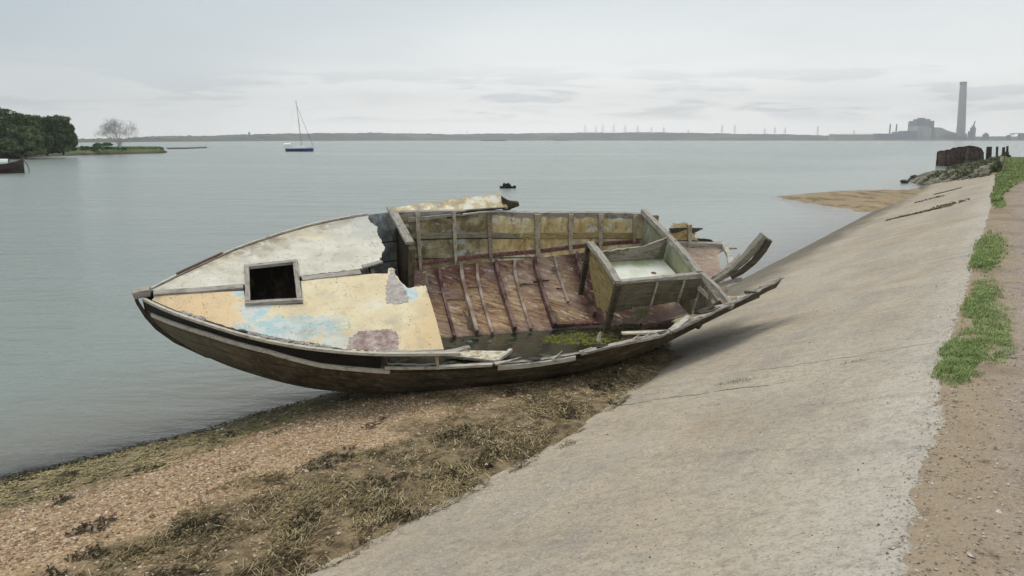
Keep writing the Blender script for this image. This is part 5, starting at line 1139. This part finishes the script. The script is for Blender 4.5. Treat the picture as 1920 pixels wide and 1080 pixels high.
for k in range(9000):
    i = r_.uniform(0, .93); t_ = i*(len(edgeP)-1); j = min(int(t_), len(edgeP)-2); e = edgeP[j].lerp(edgeP[j+1], t_-j); d_ = Vector((e.x, e.y, 0)).normalized(); pp = e+d_*r_.uniform(1.5, 40*(1-sst(i, .72, 1))+3); pts.append((pp.x, pp.y, .95*(1-sst(i, .86, 1)*.6)))
tag(tuft_mesh('island_grass', pts, lambda x, y: .4, leafmat('reed and grass', (.06,.12,.035), (.19,.22,.10), .15), 1, .25, .8, seed=2), kind='stuff')
# mud bar behind the island
mp = [onz(a_, b_, 0) for a_, b_ in ((315,279.6),(350,279.2),(388,277.6),(388,276.6),(350,277.8),(312,278.4))]
o = sheet('mud_bank', [(q.x, q.y) for q in mp], lambda a_, b_, t: Vector((a_, b_, .35-t)), .5, plainmat('mud', (.16,.13,.11), .9), None, 4); tag(o, kind='structure')
# hills: a wooded ridge all along the far shore
HC = [(-900,258,2400,262),(-200,260,1200,269),(150,262,900,272),(210,260,950,274),(300,256,1200,273),(400,254,1500,271),(520,251,1900,269),(600,250,2200,267.5),(700,249.5,2600,266),(800,251,2800,264.5),(900,251.5,3000,264),(1000,250,3100,263.6),(1100,249,3100,263.6),(1200,248.5,3100,263.6),(1300,250,3000,263.8),(1420,251.5,2900,264),(1500,253,2800,264),(1640,255,2700,264.2),(1750,255,2600,264.3),(1900,256,2600,264.4),(2400,255,2600,264.4),(3000,254,2600,264)]
def hcol(px_): 
    return [itp(px_, [(h[0], h[i]) for h in HC]) for i in (1, 2)]
hv, hf = [], []; cols = list(range(-900, 3000, 4)); nr = 9
for px_ in cols:
    yt_, D = hcol(px_); dirx = (px_-960)/F/1.0171; H_ = max(4.5, (262-yt_)/1475*(D+500)+3-.5); 
    for q in range(nr):
        s_ = q/(nr-1); dd = D+ (0, 10, 60, 200, 350, 500, 560, 700, 900)[q]; hh = (-.5, 2.2, 3.0, H_*.42, H_*.72, H_, H_*.97, H_*.8, 0)[q]
        if 2 <= q <= 6: hh += 3.2*mn.noise(Vector((px_*.021, q*2.3, 1)))*(q >= 3)+(2.4*mn.noise(Vector((px_*.10, q, 2)))+2.2*mn.noise(Vector((px_*.31, q, 4))))*(q >= 2)*(1 if px_ < 1640 else .5)
        rr = Vector((dirx, 1.0, 0)); hv.append((rr.x*dd, rr.y*dd, hh))
hf = [(i*nr+q, (i+1)*nr+q, (i+1)*nr+q+1, i*nr+q+1) for i in range(len(cols)-1) for q in range(nr-1)]
m_, g = mat('wooded far ridge'); q_ = g.obj(); n = g.noise(q_, .012, 6, .7); n2 = g.noise(q_, .004, 4); z_ = g.sep(q_)[2]; xx = g.sep(q_)[0]
c = g.mix(g.ss(n, .44, .56), (.012,.022,.018), (.07,.09,.06)); c = g.mix(g.m('MULTIPLY', g.ss(n2, .55, .60), .7), c, (.17,.18,.11)); c = g.mix(g.ss(z_, 3.2, 2.2), c, g.mix(g.ss(xx, 900, 1300), (.12,.12,.08), (.20,.13,.10))); g.out(c, .95); 
o = link('hills', hv, hf, m_, None, False); tag(o, kind='structure')
def far(px_, dback=90): D = hcol(px_)[1]+dback; r = Vector(((px_-960)/F/1.0171, 1, 0)); return r*D, D/1475
# pylons
def pylon(px_, ytop, dback=400, hbase=None):
    p, k = far(px_, dback); h = (262-ytop)*k+3; t = MB(); w_ = h*.11
    for sx, sy in ((1,1),(1,-1),(-1,1),(-1,-1)): t.bar([(sx*w_, sy*w_, 0), (sx*w_*.28, sy*w_*.28, h*.55), (sx*w_*.12, sy*w_*.12, h)], .45, .45, (0,1,0), 0, h)
    for j in range(5):
        z0, z1 = h*.11*j, h*.11*(j+1); f0, f1 = w_*(1-.72*z0/(h*.55)), w_*(1-.72*z1/(h*.55))
        t.bar([(-f0,-f0,z0),(f1,-f1,z1)], .25, .25, (0,1,0), 0, h); t.bar([(f0,-f0,z0),(-f1,-f1,z1)], .25, .25, (0,1,0), 0, h)
    return p, h, w_, t
MPY = plainmat('galvanised lattice', (.17,.18,.19), .8, .1)
def arms(h): 
    b = MB()
    for z_, l in ((.62,.17),(.76,.13),(.90,.10)): b.bar([(-h*l,0,h*z_),(0,0,h*z_+h*.02),(h*l,0,h*z_)], .6, .7, (0,1,0), 0, h*.05, (1,1))
    return b
proto = {}
for i, (px_, yt_) in enumerate(((1097,236),(1117,238),(1130,235),(1150,235),(1172,237),(1195,237),(1221,239),(1244,239),(1353,236),(1377,236),(1433,241),(1452,240),(1471,241),(1532,238),(770,247),(876,246),(1290,244),(1600,245))):
    p, h, w_, t = pylon(px_, yt_); o = empty('pylon', p)
    names = {1353:'grey lattice pylon standing on the far shore, left of the pair before the gap',1377:'grey lattice pylon standing on the far shore, right of the pair before the gap',1532:'tall pylon nearest to the pale shed on the far shore',1097:'leftmost tall pylon on the far ridge right of the black stumps'}
    ords = ['first','second','third','fourth','fifth','sixth','seventh','eighth']
    lab = names.get(px_, None)
    if not lab:
        if i < 8: lab = ords[i]+' pylon from the left in the row of eight on the far ridge'
        elif px_ in (1433,1452,1471): lab = {1433:'left',1452:'middle',1471:'right'}[px_]+' one of three faint small pylons before the tall pylon by the shed'
        else: lab = {770:'tiny faint pylon above the far ridge directly over the wreck coaming',876:'tiny faint pylon on the far ridge just left of the distant barge',1290:'short faint pylon alone between the row of eight and the pair',1600:'short pylon rising behind the pale shed'}[px_]
    tag(o, lab, 'pylon', 'pylons on the far shore'); t.build('lattice', MPY, o); arms(h).build('crossarm', MPY, o)
# power station
def bl(name, parent, m, x0, x1, z0, z1, y0=0, y1=40): b = MB(); b.box((x0,y0,z0), (x1,y1,z1)); return b.build(name, m, parent)
def facade(name, base, dark, sc):
    m, g = mat(name); q_ = g.obj(); s = g.sep(q_); st = g.m('FRACT', g.m('MULTIPLY', s[0], sc)); hz = g.m('FRACT', g.m('MULTIPLY', s[2], sc*.7)); n = g.noise(q_, .05, 4)
    c = g.mix(g.m('MULTIPLY', g.ss(st, .75, .85), .5), base, dark); c = g.mix(g.m('MULTIPLY', g.ss(hz, .8, .88), .4), c, dark); c = g.mix(g.m('MULTIPLY', n, .3), c, dark); g.out(c, .9); return m
PSD = facade('slate cladding', (.10,.12,.15), (.05,.06,.08), .12); PSW = facade('pale cladding', (.42,.44,.42), (.25,.27,.28), .10); PSB = facade('blue grey cladding', (.16,.19,.22), (.09,.11,.13), .08)
p, k = far(1740, 150); ps = empty('power_station', (p.x, p.y, 0)); tag(ps, 'big grey stepped power station building left of the tall chimney', 'power station')
def X_(px_): return (px_-1740)*k
def Z_(y): return (262-y)*k+3
bl('boiler_house', ps, PSD, X_(1725), X_(1757), 0, Z_(228), 30, 90); bl('boiler_house', ps, PSD, X_(1731), X_(1752), 0, Z_(224.6), 40, 80); bl('roof_plant', ps, PSD, X_(1736), X_(1745), 0, Z_(222.4), 50, 70)
bl('turbine_hall', ps, PSW, X_(1721), X_(1741), 0, Z_(238), 5, 70); bl('turbine_hall', ps, PSW, X_(1729), X_(1740), 0, Z_(241), -20, 60); bl('annex', ps, PSB, X_(1700), X_(1729), 0, Z_(246), 10, 60); bl('annex', ps, PSB, X_(1688), X_(1704), 0, Z_(248), 10, 60); bl('annex', ps, PSB, X_(1652), X_(1690), 0, Z_(251), 10, 60)
b = MB(); xs_ = [(1757,240),(1764,241),(1772,245),(1782,248),(1792,250)]
for (a_, ya), (c_, yc) in zip(xs_, xs_[1:]): b.add([(X_(a_),0,0),(X_(c_),0,0),(X_(c_),0,Z_(yc)),(X_(a_),0,Z_(ya)),(X_(a_),60,0),(X_(c_),60,0),(X_(c_),60,Z_(yc)),(X_(a_),60,Z_(ya))], [(0,1,2,3),(7,6,5,4),(3,2,6,7),(0,4,5,1)]+([(0,3,7,4)] if a_ == 1757 else [])+([(1,5,6,2)] if c_ == 1792 else []))
b.build('conveyor_house', PSW, ps); bl('coal_shed', ps, PSD, X_(1768), X_(1798), 0, Z_(251.5), -40, -5); bl('window_band', ps, plainmat('dark louvre band', (.06,.07,.08)), X_(1742), X_(1756), Z_(242), Z_(240), 27, 31)
def chimney(px_, ytop, wb, wt, lean, label, m, capm, grp=None):
    p, k = far(px_, 120); o = empty('chimney', (p.x, p.y, 0)); tag(o, label, 'chimney', grp); h = (262-ytop)*k+3
    b = MB(); b.tube([(lean*k*j/8, 0, h*j/8) for j in range(9)], wb*k/2, 20, wt*k/2); b.build('shaft', m, o, True)
    b = MB(); b.tube([(lean*k, 0, h*.955), (lean*k, 0, h*1.0)], wt*k/2*1.06, 20); b.build('crown', capm, o, True)
m_, g = mat('chimney concrete'); q_ = g.obj(); n = g.noise(g.mapv(q_, (1,1,.05)), .3, 4); g.out(g.mix(g.ss(n, .4, .6), (.25,.22,.215), (.33,.295,.285)), .9); MCH = m_
chimney(1801, 160, 15.5, 11, -5, 'very tall tapering concrete chimney of the power station', MCH, plainmat('dark chimney top', (.13,.12,.13)))
chimney(1667, 234, 3.2, 2.4, 0, 'left one of two slim small chimneys left of the power station', MCH, MCH, 'small chimneys')
chimney(1679, 234, 3.2, 2.4, 0, 'right one of two slim small chimneys left of the power station', MCH, MCH, 'small chimneys')
bl('base_building', None, PSW, 0, 1, 0, 1) if False else None
p, k = far(1822, 60); ck = empty('dock_crane', (p.x, p.y, 0)); tag(ck, 'dark dock crane with raised jib right of the tall chimney', 'crane')
b = MB(); b.box((-6*k,-6,0),(4*k,8,Z_(247))); b.build('base', PSD, ck); b = MB(); b.box((-3.5*k,-4,Z_(247)),(4.5*k,5,Z_(240.5))); b.box((-1.5*k,-3,Z_(240.5)),(2.5*k,4,Z_(237))); b.build('cab', PSD, ck)
b = MB(); b.bar([(0,0,Z_(240)),(3*k,0,Z_(228.5))], 3.4, 3.4, (0,1,0), .4, 3, (1.2,.6)); b.build('jib', PSD, ck)
p, k = far(1850, 60); o = bl('silo_building', None, PSD, -3.5*k, 3.5*k, 0, (262-252)*k+3, 0, 15); o.location = p; tag(o, 'small dark blocky silo building between the two cranes', 'building')
b_ = MB(); b_.box((-2*k,3,(262-252)*k+3),(1.5*k,10,(262-249.5)*k+3)); o2 = b_.build('roof_plant', PSD, o)
p, k = far(1896, 60); ck = empty('loading_crane', (p.x, p.y, 0)); tag(ck, 'low crane with a long slanting jib near the right edge', 'crane')
b = MB(); b.box((-8*k,-4,0),(-2*k,6,(262-254.5)*k+3)); b.build('base', PSD, ck); b = MB(); b.bar([(-8*k,0,(262-255)*k+3),(10*k,0,(262-250)*k+3)], 2.5, 2.5, (0,1,0)); b.bar([(-4*k,0,(262-250.5)*k+3),(6*k,0,(262-251.5)*k+3)], 1.5, 1.5, (0,1,0)); b.build('jib', PSD, ck)
p, k = far(1916, 60); o = bl('storage_building', None, PSD, -3*k, 4*k, 0, (262-250)*k+3, 0, 15); o.location = p; tag(o, 'dark block of a building at the right picture edge on the far shore', 'building')
p, k = far(1601, 40); wh = empty('long_shed', (p.x, p.y, 0)); tag(wh, 'long low yellowish shed on the far shore left of the chimneys', 'shed')
bl('wall', wh, facade('cream shed cladding', (.46,.42,.32), (.34,.31,.25), .1), -36*k, 36*k, 0, (262-253.2)*k+3, 0, 50)
b = MB(); b.add([(-36.5*k,-2,(262-253.2)*k+3),(36.5*k,-2,(262-253.2)*k+3),(36.5*k,52,(262-253.2)*k+3),(-36.5*k,52,(262-253.2)*k+3),(-36.5*k,25,(262-251.4)*k+3),(36.5*k,25,(262-251.4)*k+3)], [(0,1,5,4),(2,3,4,5),(0,4,3),(1,2,5),(0,3,2,1)]); b.build('roof', plainmat('pale shed roof', (.48,.46,.42)), wh)
# low barges lying off the far shore
for px_, wd, D, lab in ((925,46,2200,'long low dark barge lying off the far shore, the nearer of two'),(1054,24,2600,'short low dark barge lying off the far shore, the farther of two')):
    a = Vector(((px_-960)/F/1.0171*D, D, 0)); k = D/1475; o = hull_loft('distant_barge', [(-wd/2*k, [(6,3.3),(5,0),(0,-1)]), (-wd/2.3*k, [(7,3.0),(6,0),(0,-1)]), (wd/2.3*k, [(7,2.9),(6,0),(0,-1)]), (wd/2*k, [(4,3.6),(3,0),(0,-1)])], plainmat('rust brown barge', (.08,.055,.055)), None); o.location = a; tag(o, lab, 'barge', 'barges off the far shore')
# houses along the far shore
MHW, MHR = plainmat('pale house wall', (.42,.39,.38), .9, .1), plainmat('brown house roof', (.20,.15,.14), .9, .1)
r_ = random.Random(3); spots = [(432,262),(440,263),(449,262),(459,263.5),(468,262),(477,263.5),(488,263),(512,262.5),(520,262),(628,261),(640,262),(655,260.5),(668,262),(1016,257.5),(1024,258)]
near_what = ['hillside houses','hillside houses']
for i, (px_, y) in enumerate(spots):
    D = hcol(px_)[1]+90; k = D/1475; p = Vector(((px_-960)/F/1.0171, 1, 0))*D; z0 = (262-y)*k+1.5; w_ = r_.uniform(3,5.5)*k/2; hh = 1.6*k
    o = empty('house', (p.x, p.y, z0-3), r_.uniform(-.3,.3)); 
    lab = ['leftmost pale house of the cluster on the far hillside left of the yacht','second pale house from the left in the hillside cluster','third pale house from the left in the hillside cluster','middle pale house of the hillside cluster left of the yacht','pale house directly below the tower block on the ridge','second from last pale house before the yacht','last pale house of the hillside cluster, nearest to the yacht','pale house on the far shore just left of the yacht stern','pale house on the far shore directly above the yacht stern','leftmost of four pale houses on the shore right of the yacht','second of four pale houses on the shore right of the yacht','third of four pale houses on the shore right of the yacht','rightmost of four pale houses on the shore right of the yacht','left one of two pale houses between the two distant barges','right one of two pale houses between the two distant barges'][i]
    tag(o, lab, 'house', 'pale houses on the far shore')
    b = MB(); b.box((-w_,-5,-4),(w_,5,3+hh)); b.build('wall', MHW, o)
    b = MB(); b.add([(-w_-.4,-5.6,3+hh),(w_+.4,-5.6,3+hh),(w_+.4,5.6,3+hh),(-w_-.4,5.6,3+hh),(-w_,0,3+hh*2),(w_,0,3+hh*2)], [(0,1,5,4),(2,3,4,5),(0,4,3),(1,2,5),(0,3,2,1)]); b.build('roof', MHR, o)
p, k = far(468, 480); b = MB(); b.box((-1.2*k,-4,0),(1.2*k,4,(262-248.5)*k)); b.box((-.7*k,-3,(262-248.5)*k),(.7*k,3,(262-246)*k)); o = b.build('water_tower', MPY); o.location = p; tag(o, 'small dark tower block on the crest of the far ridge left of the yacht', 'tower')

# ------------------------------------------------------------------ air
b = MB(); b.box((-3600,-420,-3.2),(4400,4300,225))
m_ = bpy.data.materials.new('haze air'); m_.use_nodes = True; g = N(m_.node_tree)
pv = g.new('ShaderNodeVolumePrincipled', {'Color': (.945,.97,1.0,1), 'Density': .00027, 'Anisotropy': .2}); oo = g.new('ShaderNodeOutputMaterial'); g.l.new(pv.outputs[0], oo.inputs['Volume'])
tag(b.build('haze', m_), kind='stuff')
